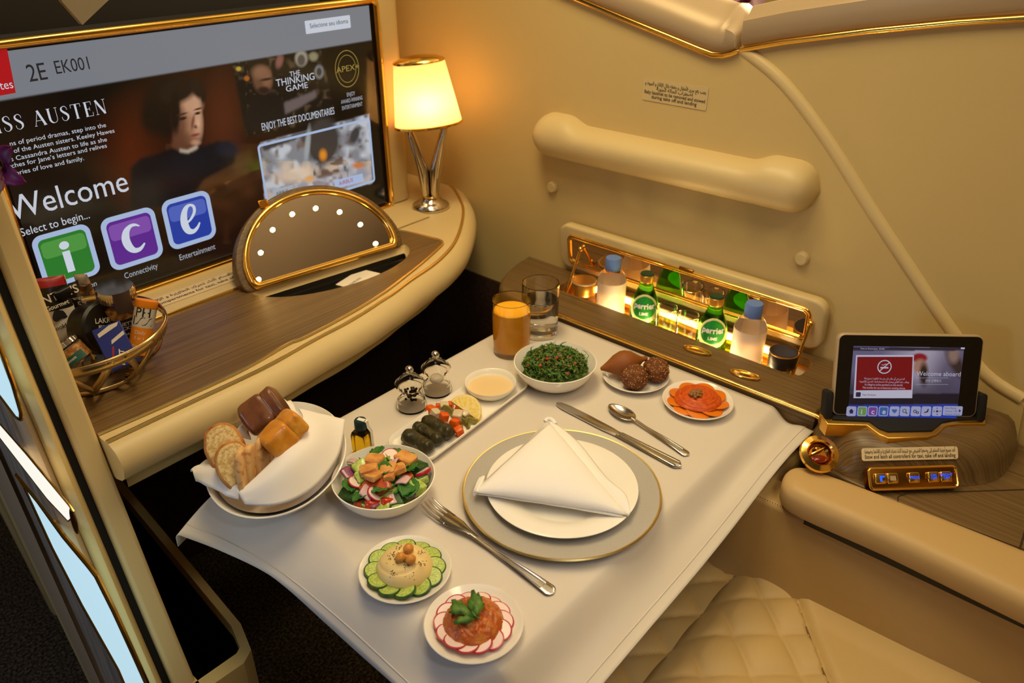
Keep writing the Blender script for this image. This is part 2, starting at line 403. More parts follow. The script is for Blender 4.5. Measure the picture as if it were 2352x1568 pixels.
m = MB().mat('chrome'); m.tube([(.2125, 1.03+.19*z-.004, z) for z in zs[1:]], .005, 8); m.obj('edge_strip', Dr)
# magazine pocket on the inner side of the partition
px_o = [(180, 960), (294, 1096), (553, 1432), (575, 1490), (563, 1520), (485, 1568), (380, 1640), (300, 1640)]
px_i = [(150, 960), (281, 1108), (531, 1437), (551, 1486), (543, 1500), (453, 1564), (370, 1618), (310, 1610)]
zb = .42
o2 = ccw([Z(x, y, zb).to_2d() for x, y in ((553, 1432), (577, 1492), (560, 1522), (440, 1598))] + [Vector((.312, .96)), Vector((.312, 1.55)), Vector((.46, 1.55))])
o2 = [Z(x, y, zb).to_2d() for x, y in ((553, 1432), (577, 1492), (560, 1522), (462, 1590))] + [Vector((.3015, .925)), Vector((.3015, 1.55)), Vector((.46, 1.55))]
i2 = [Z(x, y, zb).to_2d() for x, y in ((531, 1437), (551, 1486), (543, 1500), (440, 1572))] + [Vector((.3016, .945)), Vector((.3016, 1.549)), Vector((.443, 1.549))]
if sum(o2[k-1].x*o2[k].y-o2[k-1].y*o2[k].x for k in range(7)) < 0: o2, i2 = o2[::-1], i2[::-1]
P2 = thing('magazine_pocket', 'open dark magazine pocket with a beige rim below the bread bowl', 'pocket', (.37, 1.2, 0))
m = MB().mat('shell')
m.rings([[(p[0], p[1], z) for p in q] for q, z in ((o2, .03), (o2, zb), (i2, zb), (i2, zb-.03))], True, False, False); m.obj('rim', P2, bevel=.003, auto=30)
m = MB().mat('black_matte'); m.rings([[(p[0], p[1], z) for p in i2] for z in (zb-.0295, .07)], True, False, True); m.obj('lining', P2)
# ================================================================== desk below the screen
outer_px = [(230, 1024), (420, 934), (599, 850), (693, 798), (738, 773), (785, 749), (833, 721), (874, 694), (905, 674), (942, 646), (1000, 606), (1039, 566), (1058, 524), (1064, 483), (1055, 455), (1039, 430), (1018, 417)]
outer = [Z(x, y, DZ) for x, y in outer_px]; outer[0].x = .302
outer = spline(outer, 4)
inner_px = [(222, 1000), (420, 914), (558, 850), (660, 792), (691, 780), (731, 760), (778, 735), (826, 708), (869, 681), (898, 661), (970, 604), (1008, 570), (1017, 561), (1016, 555), (1005, 550), (997, 548), (942, 535), (895, 526)]
inner = [Z(x, y, DZ) for x, y in inner_px]; inner[0].x = .302
front = spline(inner[:12], 4)
wood = ccw([p.to_2d() for p in front+inner[12:]] + [Vector((1.02, 1.303)), Vector((.302, 1.303))])
well = [(.875+.178*math.cos(a)*math.cos(R(8))+.098*math.sin(a)*math.sin(R(8)), 1.248-.178*math.cos(a)*math.sin(R(8))+.098*math.sin(a)*math.cos(R(8))) for a in [PI+PI*k/40 for k in range(41)]]
well_o = ccw(well)
K = thing('console_desk', 'long wood-topped desk with cream edge and twin gold lines below the screen', 'desk', (.85, 1.3, .6))
top = ccw([p.to_2d() for p in outer] + [Vector((1.388, 1.598)), Vector((1.27, 1.60)), Vector((.302, 1.60))])
m = MB().mat('shell_smooth'); m.slab(top, DZ-.04, DZ-.0012, holes=[well_o]); m.obj('body', K, auto=30)
m = MB().mat('wood_x'); m.slab(wood, DZ-.0012, DZ+.0006, holes=[well_o]); m.obj('wood_top', K, auto=30)
prof = [(-.012, -.004), (-.006, 0), (.006, -.001), (.020, -.007), (.029, -.020), (.031, -.034), (.026, -.049), (.014, -.060), (-.004, -.066), (-.05, -.068), (-.05, -.01)]
m = MB().mat('shell_smooth'); m.sweep(outer, prof); m.obj('rounded_edge', K, auto=60)
m = MB().mat('gold_line'); m.tube([p+Vector((0, 0, .0018)) for p in outer], .0034, 8, flat=.7)
m.obj('outer_gold_line', K)
m = MB().mat('gold_line'); m.tube([p+Vector((0, 0, .0012)) for p in front+inner[12:]], .0030, 8, flat=.7); m.obj('inner_gold_line', K)
m = MB().mat('shell'); m.box((.497, 1.085, .768), (.336, .05, .042)); dw = m.obj('drawer', K, bevel=.008)
m = MB().mat('shell'); m.slab(inset(top, .03), .742, .786); m.obj('underside', K, auto=30)
m = MB().mat('shell_smooth'); loops = []
for d, z in ((0, DZ+.0002), (.001, DZ-.004), (.004, DZ-.010), (.009, DZ-.015)): loops.append([(p[0], p[1], z) for p in inset(well_o, d)])
m.rings(loops, True, False, False); m.obj('well_liner', K)
m = MB().mat('black'); m.rings([[(p[0], p[1], z) for p in inset(well_o, d)] for d, z in ((.009, DZ-.0145), (.012, DZ-.024), (.018, DZ-.026))], True, False, True); m.obj('well_tray', K)
# lines of warning print under the desk and on the sill
def placard(lines, M, w, h, label, matn='label_cream', r=.004, name='placard', ink='ink', plate=True):
    T = thing(name, label, 'sign', M.translation); m = MB()
    if plate:
        m.mat(matn); m.slab(rrect(0, 0, w, h, r), 0, .0008, T=M); m.obj('plate', T, auto=30)
    m = MB().mat(ink)
    x, y = M.to_3x3() @ Vector((1, 0, 0)), M.to_3x3() @ Vector((0, 1, 0))
    for t, s, px, py in lines:
        q = MB().mat(ink).text(t, (0, 0, 0), (1, 0, 0), (0, 1, 0), s, align='CENTER'); wd = max(v[0] for v in q.v)-min(v[0] for v in q.v)
        m.text(t, M @ Vector((px, py, .0011)), x, y, s, align='CENTER', bold=.012, sx=min(1, w*.94/wd))
    m.obj('print', T, smooth=False); return T
M = plane((.60, 1.0594, .760), (1, 0, 0), (0, 0, 1))
placard([(arabic('اضغط للفتح أو الإغلاق'), .010, 0, .004), ('Push to open or to close', .010, 0, -.009)], M, .12, .03, 'small black print on the drawer front behind the bread bowl', plate=False)
a = YP(360, 715, 1.35); 
M = plane((.64, 1.352, .8545), (1, 0, 0), (0, 1, .012))
placard([(arabic('أغلق جميع الأقسام أثناء تحرك الطائرة و الإقلاع و الهبوط'), .013, 0, .006), ('Close all compartments for taxi, take off and landing', .013, 0, -.012)], M, .34, .042, 'long cream warning placard on the sill below the screen')
# papers in the vanity well
for (c, w, h, a, t, lab) in (((.905, 1.205), .085, .05, .25, 'TIMELESS', 'white printed card lying in the well in front of the mirror'), ((.835, 1.180), .10, .025, .06, '', 'folded white slip beside the printed card in the mirror well')):
    m = MB().mat('paper'); m.slab(rrect(0, 0, w, h, .002, 3), 0, .0012, T=Matrix.Translation((c[0], c[1], DZ-.0252)) @ Matrix.Rotation(a, 4, 'Z'))
    if t: m.mat('ink').text(t, (c[0]-.028, c[1]-.012, DZ-.0238), (math.cos(a), math.sin(a), 0), (-math.sin(a), math.cos(a), 0), .009)
    tag(m.obj('paper_card', auto=30), lab, 'card')
# ------------------------------------------------------------------ vanity mirror
V = thing('vanity_mirror', 'half-round lit mirror with gold rim and wooden back standing on the desk', 'mirror', (.86, 1.262, DZ))
tilt = R(34); MV = Matrix.Translation((.868, 1.250, DZ+.004)) @ Matrix.Rotation(R(-8), 4, 'Z') @ Matrix.Rotation(R(90)-tilt, 4, 'X')
def dshape(a, b, flat=.0, n=40, r=.018):
    pts = [(a*math.cos(PI*k/n), flat+b*math.sin(PI*k/n)**.92) for k in range(1, n)]
    def bz(p0, p1, p2): return [tuple((1-t)**2*p0[i]+2*t*(1-t)*p1[i]+t*t*p2[i] for i in (0, 1)) for t in (.2, .4, .6, .8)]
    pts = pts[2:-2]; fr, fl_ = (a*.90, flat), (-a*.90, flat)
    return [fr] + bz(fr, (a*1.0, flat), pts[0]) + pts + bz(pts[-1], (-a*1.0, flat), fl_) + [fl_]
m = MB().mat('wood_x'); m.slab(dshape(.186, .174, -.006), -.020, .004, .004, 3, T=MV); m.obj('wood_back', V, auto=35)
dm = dshape(.160, .147, .005)
m = MB().mat('mirror'); m.slab(dm, .003, .0062, T=MV); m.obj('mirror_glass', V, auto=20)
m = MB().mat('gold'); m.tube([(p[0], p[1], .007) for p in dshape(.166, .153, .000)], .0062, 12, closed=True, T=MV)
m.tube([(p[0], p[1], .010) for p in dshape(.1595, .146, .005)], .0018, 8, closed=True, T=MV); m.obj('gold_rim', V)
m = MB().mat('gold_dark'); m.box((-.080, .151, .002), (.020, .018, .008), T=MV); m.obj('catch', V, bevel=.002)
b0 = None
for px in ((594.5, 641), (599.5, 579.6), (627, 527), (672, 491), (725.9, 477.6), (780.9, 486), (828.6, 514.8), (863.5, 558.7)):
    d = ray(*px); Mi = MV.inverted(); o = Mi @ Vector((0, 0, EYE)); q = Mi.to_3x3() @ d; p = o + q*((.0085-o.z)/q.z)
    if b0 is None:
        bm_ = MB().mat('bulb'); bm_.lump((0, 0, 0), (.0046, .0046, .0028), nu=12, nv=8); b0 = bm_.obj('bulb', V, world=False); bo = b0
        bo.matrix_local = BASE[V].inverted() @ MV @ Matrix.Translation(p)
    else:
        bo = b0.copy(); COL.objects.link(bo); bo.parent = V; bo.matrix_local = BASE[V].inverted() @ MV @ Matrix.Translation(p)
# ------------------------------------------------------------------ table lamp
Lx, Ly = 1.25, 1.349
LA = thing('table_lamp', 'small chrome lamp with a glowing cream shade on the desk corner', 'lamp', (Lx, Ly, DZ))
m = MB().mat('chrome'); m.lathe([(0, .0), (.044, .0), (.045, .003), (.043, .008), (.032, .015), (.022, .022), (.021, .026), (.0, .026)], (Lx, Ly, DZ), 48); m.obj('base', LA, auto=50)
m = MB().mat('gold'); m.lathe([(.0205, .026), (.022, .0285), (.0205, .031), (0, .031)], (Lx, Ly, DZ), 40); m.obj('collar', LA)
m = MB().mat('chrome')
for sgn in (-1, 1):
    loops = []
    for k in range(15):
        t = k/14; z = DZ+.030+t*.162; w = .019+.026*t; gap = max(0, (t-.38))*.052; th = .017+.004*t
        x0, x1 = gap, w+.004*t
        if t < .38: x0 = 0
        l = []
        for j in range(12):
            a = 2*PI*j/12; cx, hx = (x0+x1)/2, (x1-x0)/2
            l.append(Vector((math.cos(a)*hx+cx, math.sin(a)*th, z)))
        r_ = Vector((math.sin(HEAD), -math.cos(HEAD), 0)); f_ = Vector((math.cos(HEAD), math.sin(HEAD), 0))
        loops.append([Vector((Lx, Ly, 0)) + r_*(sgn*p.x) + f_*p.y + Vector((0, 0, p.z)) for p in l])
    m.rings(loops)
m.obj('stem', LA, auto=60)
mat('shade', (255, 236, 200), .6, emit=(255, 216, 150), es=.42)
_n = MATS['shade'].node_tree; _t = _n.nodes.new('ShaderNodeBsdfTranslucent'); _t.inputs[0].default_value = lin(226, 196, 146); _m = _n.nodes.new('ShaderNodeMixShader'); _m.inputs[0].default_value = .6
_n.links.new(_n.nodes['Principled BSDF'].outputs[0], _m.inputs[1]); _n.links.new(_t.outputs[0], _m.inputs[2]); _n.links.new(_m.outputs[0], _n.nodes['Material Output'].inputs[0])
point('table_lamp_bulb', (Lx+.006, Ly, DZ+.245), 1.15, (1, .68, .30), .02)
tl = Matrix.Translation((Lx+.006, Ly, DZ+.194)) @ Matrix.Rotation(R(-6), 4, Vector((math.cos(HEAD), math.sin(HEAD), 0))) @ Matrix.Rotation(R(41.1-90), 4, 'Z')
m = MB().mat('shade'); m.lathe([(.0775, .004), (.0755, .018), (.0575, .140), (.057, .142)], (0, 0, 0), 48, 1, .62, T=tl)
m.obj('lamp_shade', LA)
m = MB().mat('gold'); m.lathe([(.074, .0), (.0795, .001), (.0795, .006), (.0765, .007)], (0, 0, 0), 48, 1, .62, T=tl); m.lathe([(.0, .0), (.075, .0), (.075, .002), (0, .002)], (0, 0, 0), 48, 1, .62, T=tl); m.obj('lower_ring', LA)
m = MB().mat('gold'); m.lathe([(.058, .140), (.059, .142), (.057, .145), (.043, .151), (.018, .155), (0, .156)], (0, 0, 0), 48, 1, .62, T=tl); m.obj('top_cap', LA)
# ================================================================== pictures shown by the two displays
def disp(name, es):
    m = bpy.data.materials.new(name); m.use_nodes = True; MATS[name] = m; nt = m.node_tree; b = nt.nodes['Principled BSDF']
    a = nt.nodes.new('ShaderNodeAttribute'); a.attribute_name = 'picture'
    nt.links.new(a.outputs['Color'], b.inputs['Emission Color']); b.inputs['Emission Strength'].default_value = es
    b.inputs['Base Color'].default_value = (.004, .004, .004, 1); b.inputs['Roughness'].default_value = .12; return m
def glow(name, c, es=1.0): return mat(name, (4, 4, 4), .4, emit=c, es=es)
class Paint:
    """a picture held as one colour per vertex of a fine grid on the display's face"""
    def __init__(s, M, w, h, nx, ny):
        s.M, s.w, s.h, s.nx, s.ny = M, w, h, nx, ny
        u, v = np.meshgrid(np.linspace(0, w, nx+1), np.linspace(0, h, ny+1)); s.shape = u.shape
        P = np.stack([u.ravel(), v.ravel(), 0*u.ravel(), 1+0*u.ravel()]); s.P = (np.array(M) @ P)[:3].T
        d = s.P - np.array((0, 0, EYE)); z = d @ np.array(_c)
        s.x = (1176 + FPX*(d @ np.array(_r))/z).reshape(s.shape); s.y = (784 - FPX*(d @ np.array(_u))/z).reshape(s.shape)
        s.c = np.zeros(s.shape+(3,))
    def put(s, mask, col, a=1.):
        k = (mask*a)[..., None]; s.c = s.c*(1-k) + np.array(lin(*col)[:3])*k
    def ell(s, cx, cy, rx, ry, col, soft=.3, rot=0., a=1.):
        c, n = math.cos(R(rot)), math.sin(R(rot)); dx, dy = s.x-cx, s.y-cy
        r = np.hypot((dx*c+dy*n)/rx, (-dx*n+dy*c)/ry); s.put(np.clip((1-r)/soft+.5, 0, 1), col, a)
    def poly(s, pts, col, soft=2, a=1.):
        ins = np.zeros(s.shape, bool); k = len(pts)
        for i in range(k):
            (x0, y0), (x1, y1) = pts[i-1], pts[i]
            if y0 == y1: continue
            c = ((y0 > s.y) != (y1 > s.y)) & (s.x < (x1-x0)*(s.y-y0)/(y1-y0)+x0); ins ^= c
        f = ins.astype(float)
        for _ in range(int(soft)):
            f = (f + np.roll(f, 1, 0) + np.roll(f, -1, 0) + np.roll(f, 1, 1) + np.roll(f, -1, 1))/5
        s.put(f, col, a)
    def noise(s, box, scale, col, lo=.55, hi=.8, a=1., seed=0, clip=None):
        rng = np.random.RandomState(seed); n = rng.rand(64, 64); x0, y0, x1, y1 = box
        gx, gy = (s.x/scale) % 63, (s.y/scale) % 63; ix, iy = gx.astype(int), gy.astype(int); fx, fy = gx-ix, gy-iy
        v = (n[iy, ix]*(1-fx)+n[iy, ix+1]*fx)*(1-fy)+(n[iy+1, ix]*(1-fx)+n[iy+1, ix+1]*fx)*fy
        k = np.clip((v-lo)/(hi-lo), 0, 1)*((s.x > x0)&(s.x < x1)&(s.y > y0)&(s.y < y1))
        if clip:
            q = s.c; s.c = np.zeros_like(q); s.poly(clip, (255, 255, 255), 1); k = k*s.c[..., 0]; s.c = q
        s.put(k, col, a)
    def mesh(s, name, matn, parent):
        mb = MB().mat(matn); n = s.nx+1
        mb.v = [tuple(p) for p in s.P]; mb.f = [(j*n+i, j*n+i+1, (j+1)*n+i+1, (j+1)*n+i) for j in range(s.ny) for i in range(s.nx)]; mb.m = [0]*len(mb.f)
        o = mb.obj(name, parent, auto=0); at = o.data.attributes.new('picture', 'FLOAT_COLOR', 'POINT')
        at.data.foreach_set('color', np.concatenate([s.c.reshape(-1, 3), np.ones((s.c.size//3, 1))], 1).astype(np.float32).ravel()); return o
def tpx(M, x, y):     # where the sight line of a pixel meets the face of a display, in the face's own units
    Mi = M.inverted(); o = Mi @ Vector((0, 0, EYE)); q = Mi.to_3x3() @ ray(x, y); return o + q*(-o.z/q.z)
def pscale(M, x, y):  # metres per picture unit there
    p = M @ tpx(M, x, y); return (p-Vector((0, 0, EYE))).dot(_c)/FPX
class Face:
    def __init__(s, M): s.M = M; s.m = MB(); s.m3 = M.to_3x3(); s.k = 0
    def t(s, txt, x, y, cap, matn, **k):
        """text whose base line starts at picture position x, y with capitals cap units tall"""
        p = tpx(s.M, x, y); fit = k.pop('fit', None)
        if fit:
            t = MB().mat(matn).text(txt, (0, 0, 0), (1, 0, 0), (0, 1, 0), cap*pscale(s.M, x, y)/.70); k['sx'] = (tpx(s.M, *fit)-p).length/max(v[0] for v in t.v)
        s.m.mat(matn).text(txt, s.M @ (p+Vector((0, 0, .0013))), s.m3 @ Vector((1, 0, 0)), s.m3 @ Vector((0, 1, 0)), cap*pscale(s.M, x, y)/.70, **k)
    def rr(s, x, y, w, h, r, matn, lift=.0003, dx=0., dy=0.):
        p = tpx(s.M, x, y); q = pscale(s.M, x, y)
        s.m.mat(matn); s.m.add([(a+p.x+dx*q, b+p.y+dy*q, lift) for a, b in rrect(0, 0, w*q, h*q, r*q)], [tuple(range(28))], s.M)
    def strip(s, pts, wid, matn, lift=.0006, o=None, q=1.):
        if isinstance(wid, list) and len(pts) > 3:
            sp = spline([Vector((a, b, w)) for (a, b), w in zip(pts, wid)], 6); pts = [(v.x, v.y) for v in sp]; wid = [v.z for v in sp]
        vs = []; n = len(pts); P = [Vector((a, b)) for a, b in pts]
        for i in range(n):
            t = (P[min(n-1, i+1)]-P[max(0, i-1)]).normalized(); nn = Vector((-t.y, t.x)); w = wid[i]/2 if isinstance(wid, (list, tuple)) else wid/2
            vs += [P[i]+nn*w, P[i]-nn*w]
        s.m.mat(matn).add([(o.x+v.x*q, o.y+v.y*q, lift) for v in vs], [(2*i, 2*i+1, 2*i+3, 2*i+2) for i in range(n-1)], s.M)
    def poly(s, pts, matn, lift=.0005):
        s.m.mat(matn); s.m.add([(p.x, p.y, lift) for p in (tpx(s.M, a, b) for a, b in pts)], [tuple(range(len(pts)))], s.M)
# ------------------------------------------------------------------ television
TY = 1.420
tv0, tv1, tz0, tz1 = .40, 1.168, .868, 1.302
TVM = plane((tv0, TY, tz0), (1, 0, 0), (0, 0, 1))
TV = thing('television', 'large wall screen showing a welcome page with three letter icons', 'television', (.8, TY, tz0))
m = MB().mat('black'); m.box(((tv0+tv1)/2+.002, TY+.012, (tz0+tz1)/2), (tv1-tv0+.024, .02, tz1-tz0+.02)); m.obj('bezel', TV)
fr = rrect((tv0+tv1)/2+.002, (tz0+tz1)/2-.001, tv1-tv0+.030, tz1-tz0+.024, .014, 6)
m = MB().mat('gold'); m.tube([(a, TY-.002, b) for a, b in fr], .0072, 12, closed=True)
m.mat('gold_dark').tube([(a, TY-.004, b) for a, b in rrect((tv0+tv1)/2+.002, (tz0+tz1)/2-.001, tv1-tv0+.018, tz1-tz0+.013, .008, 6)], .0022, 8, closed=True); m.obj('gold_frame', TV)
disp('tv_display', .74)
p = Paint(TVM, tv1-tv0, tz1-tz0, 470, 266)
p.put(np.ones(p.shape), (13, 10, 8))
p.ell(470, 330, 120, 190, (66, 30, 14), 1.6, a=.9); p.ell(310, 345, 70, 90, (92, 36, 12), 1.5, a=.8); p.ell(512, 270, 34, 80, (90, 40, 22), 1.5, a=.8); p.ell(395, 300, 60, 90, (40, 18, 9), 1.2, a=.6)
p.ell(520, 440, 110, 60, (70, 42, 20), 1.4, -20, a=.6); p.noise((380, 330, 600, 560), 26, (98, 58, 30), .45, .95, .45, 4); p.poly([(470, 380), (575, 340), (585, 372), (480, 415)], (84, 54, 30), 9, .6); p.poly([(440, 420), (570, 385), (575, 400), (445, 440)], (96, 62, 36), 8, .5)
p.ell(70, 330, 150, 160, (22, 13, 10), .9, a=.8)
# portrait of a woman in a dark high-necked dress
p.poly([(300, 385), (322, 364), (365, 352), (398, 338), (440, 345), (500, 324), (526, 326), (540, 345), (540, 375), (470, 410), (430, 470), (300, 480)], (16, 16, 21), 6)
p.ell(520, 343, 26, 17, (26, 30, 44), .8); p.ell(440, 375, 60, 30, (22, 23, 30), 1., -15)
p.ell(352, 262, 28, 46, (30, 19, 13), .6); p.ell(398, 218, 60, 44, (31, 20, 14), .5); p.ell(384, 258, 36, 58, (28, 18, 13), .5)
p.poly([(398, 300), (440, 318), (456, 330), (450, 346), (420, 350), (394, 338)], (104, 64, 44), 5)
p.ell(434, 270, 29, 56, (176, 126, 94), .4, -9); p.ell(441, 238, 22, 24, (206, 158, 124), .8); p.ell(453, 270, 10, 40, (212, 164, 130), 1., -6); p.ell(413, 284, 15, 42, (104, 64, 46), 1., -8, .85); p.ell(425, 318, 18, 14, (110, 68, 48), 1., a=.7)
p.ell(408, 208, 46, 28, (38, 26, 19), .5, -22); p.ell(456, 204, 15, 24, (42, 29, 22), .5, -26); p.ell(402, 258, 12, 46, (30, 20, 15), .6); p.ell(467, 222, 5, 16, (40, 27, 20), .7)
for e in ((420, 272, 9, 3.6), (454, 260, 7, 3.2)): p.ell(e[0], e[1], e[2], e[3], (44, 27, 22), .7, -14)
for e in ((419, 262, 12, 2.2), (455, 250, 10, 2.2)): p.ell(e[0], e[1], e[2], e[3], (76, 46, 34), .9, -16)
p.ell(443, 280, 3.5, 17, (134, 86, 64), 1., 10); p.ell(450, 291, 6, 4, (120, 74, 56), 1.); p.ell(455, 284, 3, 9, (226, 178, 142), 1.); p.ell(448, 310, 11, 3.2, (142, 66, 60), .7, -14); p.ell(450, 327, 10, 6, (196, 146, 114), 1.)
p.poly([(412, 341), (430, 345), (452, 333), (455, 340), (432, 352), (414, 349)], (196, 180, 160), 3)
# documentary still, seal and aircraft picture card
DS = [(532, 138), (736, 108), (772, 275), (566, 312)]
p.poly(DS, (24, 20, 17), 3); p.noise((530, 108, 775, 312), 9, (110, 90, 66), .62, .95, .6, 2, DS)
p.ell(692, 134, 14, 18, (168, 160, 142), .5); p.ell(692, 138, 9, 13, (90, 84, 76), .5); p.ell(720, 130, 10, 10, (150, 142, 110), .7); p.ell(642, 140, 8, 16, (140, 92, 80), .8, 14); p.ell(548, 158, 6, 5, (200, 168, 60), .7); p.ell(567, 180, 6, 6, (180, 100, 40), .7); p.ell(733, 165, 10, 15, (140, 140, 136), .6); p.ell(733, 165, 6, 10, (60, 58, 56), .6)
p.poly([(560, 262), (580, 225), (630, 210), (655, 235), (652, 285), (566, 305)], (26, 22, 22), 4); p.poly([(652, 236), (724, 208), (728, 222), (690, 246), (656, 262)], (112, 98, 96), 4)
p.ell(603, 184, 22, 30, (112, 76, 54), .4, -10); p.ell(599, 166, 19, 15, (142, 102, 76), .9); p.ell(613, 182, 10, 20, (140, 98, 72), 1.); p.ell(606, 207, 14, 8, (46, 32, 26), .7); p.ell(612, 182, 15, 3, (48, 34, 28), .8, -10)
CD = [(597, 328), (848, 262), (855, 420), (610, 478)]
p.poly(CD, (142, 142, 148), 2)
N = lambda b, sc, c, lo, hi, a, sd: p.noise(b, sc, c, lo, hi, a, sd, CD)
N((590, 255, 860, 480), 17, (214, 218, 226), .45, .8, .9, 5); N((590, 300, 860, 480), 12, (110, 84, 66), .55, .85, .8, 8); N((590, 255, 860, 330), 14, (70, 66, 66), .5, .8, .8, 3)
N((590, 370, 860, 480), 16, (222, 196, 170), .45, .8, .8, 9); p.ell(680, 400, 50, 18, (244, 214, 184), 1., -10, .8); N((720, 360, 800, 450), 8, (104, 78, 60), .4, .7, .9, 11)
p.ell(742, 325, 38, 54, (66, 61, 58), .35, 6); p.ell(706, 335, 6, 40, (170, 174, 176), .8, 6); p.ell(742, 356, 8, 12, (240, 150, 40), 1.); p.ell(711, 412, 10, 7, (244, 176, 84), 1.); p.ell(822, 380, 13, 7, (220, 130, 70), 1.); p.ell(815, 310, 10, 22, (66, 64, 66), .6, 20)
p.poly([(602, 335), (685, 306), (680, 320), (606, 348)], (70, 64, 62), 3); p.poly([(610, 440), (855, 378), (856, 420), (612, 478)], (196, 196, 210), 3, .35)
# header band
p.poly([(-90, 100), (880, -25), (872, 88.5), (-90, 247)], (134, 138, 146), 1)
hb = [(-90, 100), (880, -25), (872, 88.5), (-90, 247)]
scr = p.mesh('screen', 'tv_display', TV)
F = Face(TVM); glow('scr_white', (214, 220, 232), .78); glow('scr_soft', (200, 206, 216), .62); glow('scr_dark', (34, 34, 38), .9); glow('scr_red', (176, 14, 26), .9); glow('scr_rim', (176, 196, 232), .8)
glow('scr_gold', (176, 150, 70), .7); glow('scr_green', (40, 122, 44), .9); glow('scr_green2', (78, 150, 66), .9); glow('scr_violet', (92, 40, 142), .9); glow('scr_violet2', (128, 78, 170), .9); glow('scr_blue', (40, 62, 160), .9); glow('scr_blue2', (80, 100, 188), .9); glow('scr_letter', (206, 214, 228), .9)
F.poly([(-70, 103), (12, 93), (36, 213), (-70, 232)], 'scr_red'); F.t('ites', -5, 207, 19, 'scr_white', sx=.9)
F.t('2E', 66, 188, 38, 'scr_dark', fit=(110, 181)); F.t('EK001', 127, 170, 29, 'scr_dark', fit=(206, 157))
F.rr(754, 56, 128, 28, 2, 'scr_white'); F.t('Selecione seu idioma', 711, 65, 10, 'scr_dark', fit=(799, 55))
F.t('ns of period dramas, step into the', 22, 335, 10.5, 'scr_white', fit=(243, 289)); F.t('d of the Austen sisters. Keeley Hawes', 18, 354, 10.5, 'scr_white', fit=(262, 301)); F.t('gs Cassandra Austen to life as she', 17, 372, 10.5, 'scr_white', fit=(245, 322))
F.t('searches for Jane\u2019s letters and relives', -4, 392, 10.5, 'scr_white', fit=(245, 337)); F.t('memories of love and family.', 0, 410, 10.5, 'scr_white', fit=(193, 369))
F.t('Welcome', 24, 507, 56, 'scr_white', fit=(298, 444)); F.t('Select to begin...', 48, 543, 19, 'scr_white', fit=(206, 500))
F.t('THE', 665, 176, 11, 'scr_white', fit=(689, 172)); F.t('THINKING', 634, 199, 16, 'scr_white', fit=(722, 183)); F.t('GAME', 656, 211, 13, 'scr_white', fit=(707, 203))
F.t('ENJOY THE BEST DOCUMENTARIES', 601, 300, 17, 'scr_white', fit=(768, 262))
F.t('APEX+', 772, 168, 13, 'scr_gold', fit=(824, 158)); F.t('ENJOY', 796, 222, 9, 'scr_soft', fit=(815, 219)); F.t('AWARD-WINNING', 783, 239, 9, 'scr_soft', fit=(832, 229)); F.t('ENTERTAINMENT', 785, 253, 9, 'scr_soft', fit=(832, 243))
for rx, w in ((32, 1.6), (24, 1.2)):
    pc = tpx(TVM, 797, 158); q = pscale(TVM, 797, 158)
    F.strip([(rx*1.05*math.cos(2*PI*k/40), rx*1.25*math.sin(2*PI*k/40)) for k in range(41)], w, 'scr_gold', o=pc, q=q)
# serif heading
def serif(word, x, y, cap):
    pc = tpx(TVM, x, y); q = pscale(TVM, x, y)*cap; ox = 0
    G = {'A': (.78, [([(.06, 0), (.38, 1)], .03), ([(.36, 1), (.70, 0)], .15), ([(.18, .34), (.56, .34)], .03), ([(0, .015), (.16, .015)], .03), ([(.56, .015), (.80, .015)], .03)]),
         'U': (.78, [([(.16, 1), (.16, .34), (.2, .16), (.3, .05), (.42, .02)], [.14, .14, .12, .08, .03]), ([(.42, .02), (.54, .06), (.62, .18), (.64, .34), (.64, 1)], .03), ([(.04, .985), (.28, .985)], .03), ([(.55, .985), (.74, .985)], .03)]),
         'S': (.60, [([(.47, .72), (.46, .86), (.36, .97), (.24, .97), (.12, .88), (.11, .74), (.22, .60), (.36, .48), (.46, .34), (.44, .16), (.30, .03), (.18, .03), (.07, .13), (.06, .30)], [.03, .03, .04, .04, .09, .12, .14, .15, .14, .10, .04, .03, .03, .03])]),
         'T': (.72, [([(.35, 0), (.35, 1)], .14), ([(.02, .985), (.68, .985)], .03), ([(.03, .76), (.03, 1)], .025), ([(.67, .76), (.67, 1)], .025), ([(.23, .015), (.47, .015)], .03)]),
         'E': (.66, [([(.18, 0), (.18, 1)], .14), ([(.06, .985), (.58, .985)], .03), ([(.06, .015), (.60, .015)], .03), ([(.2, .5), (.44, .5)], .03), ([(.57, .76), (.57, 1)], .025), ([(.60, 0), (.60, .26)], .025), ([(.43, .38), (.43, .62)], .025)]),
         'N': (.82, [([(.12, 0), (.12, 1)], .03), ([(.12, 1), (.66, .02)], .15), ([(.68, 0), (.68, 1)], .03), ([(.58, .985), (.80, .985)], .03), ([(.02, .015), (.22, .015)], .03)]),
         'I': (.34, [([(.17, 0), (.17, 1)], .14), ([(.05, .985), (.29, .985)], .03), ([(.05, .015), (.29, .015)], .03)]), ' ': (.34, [])}
    for ch in word:
        w, st = G[ch]
        for pts, wd in st: F.strip([(ox+a, b) for a, b in pts], wd, 'scr_white', o=pc, q=q)
        ox += w+.12
serif('ISS AUSTEN', -6, 307, 35)
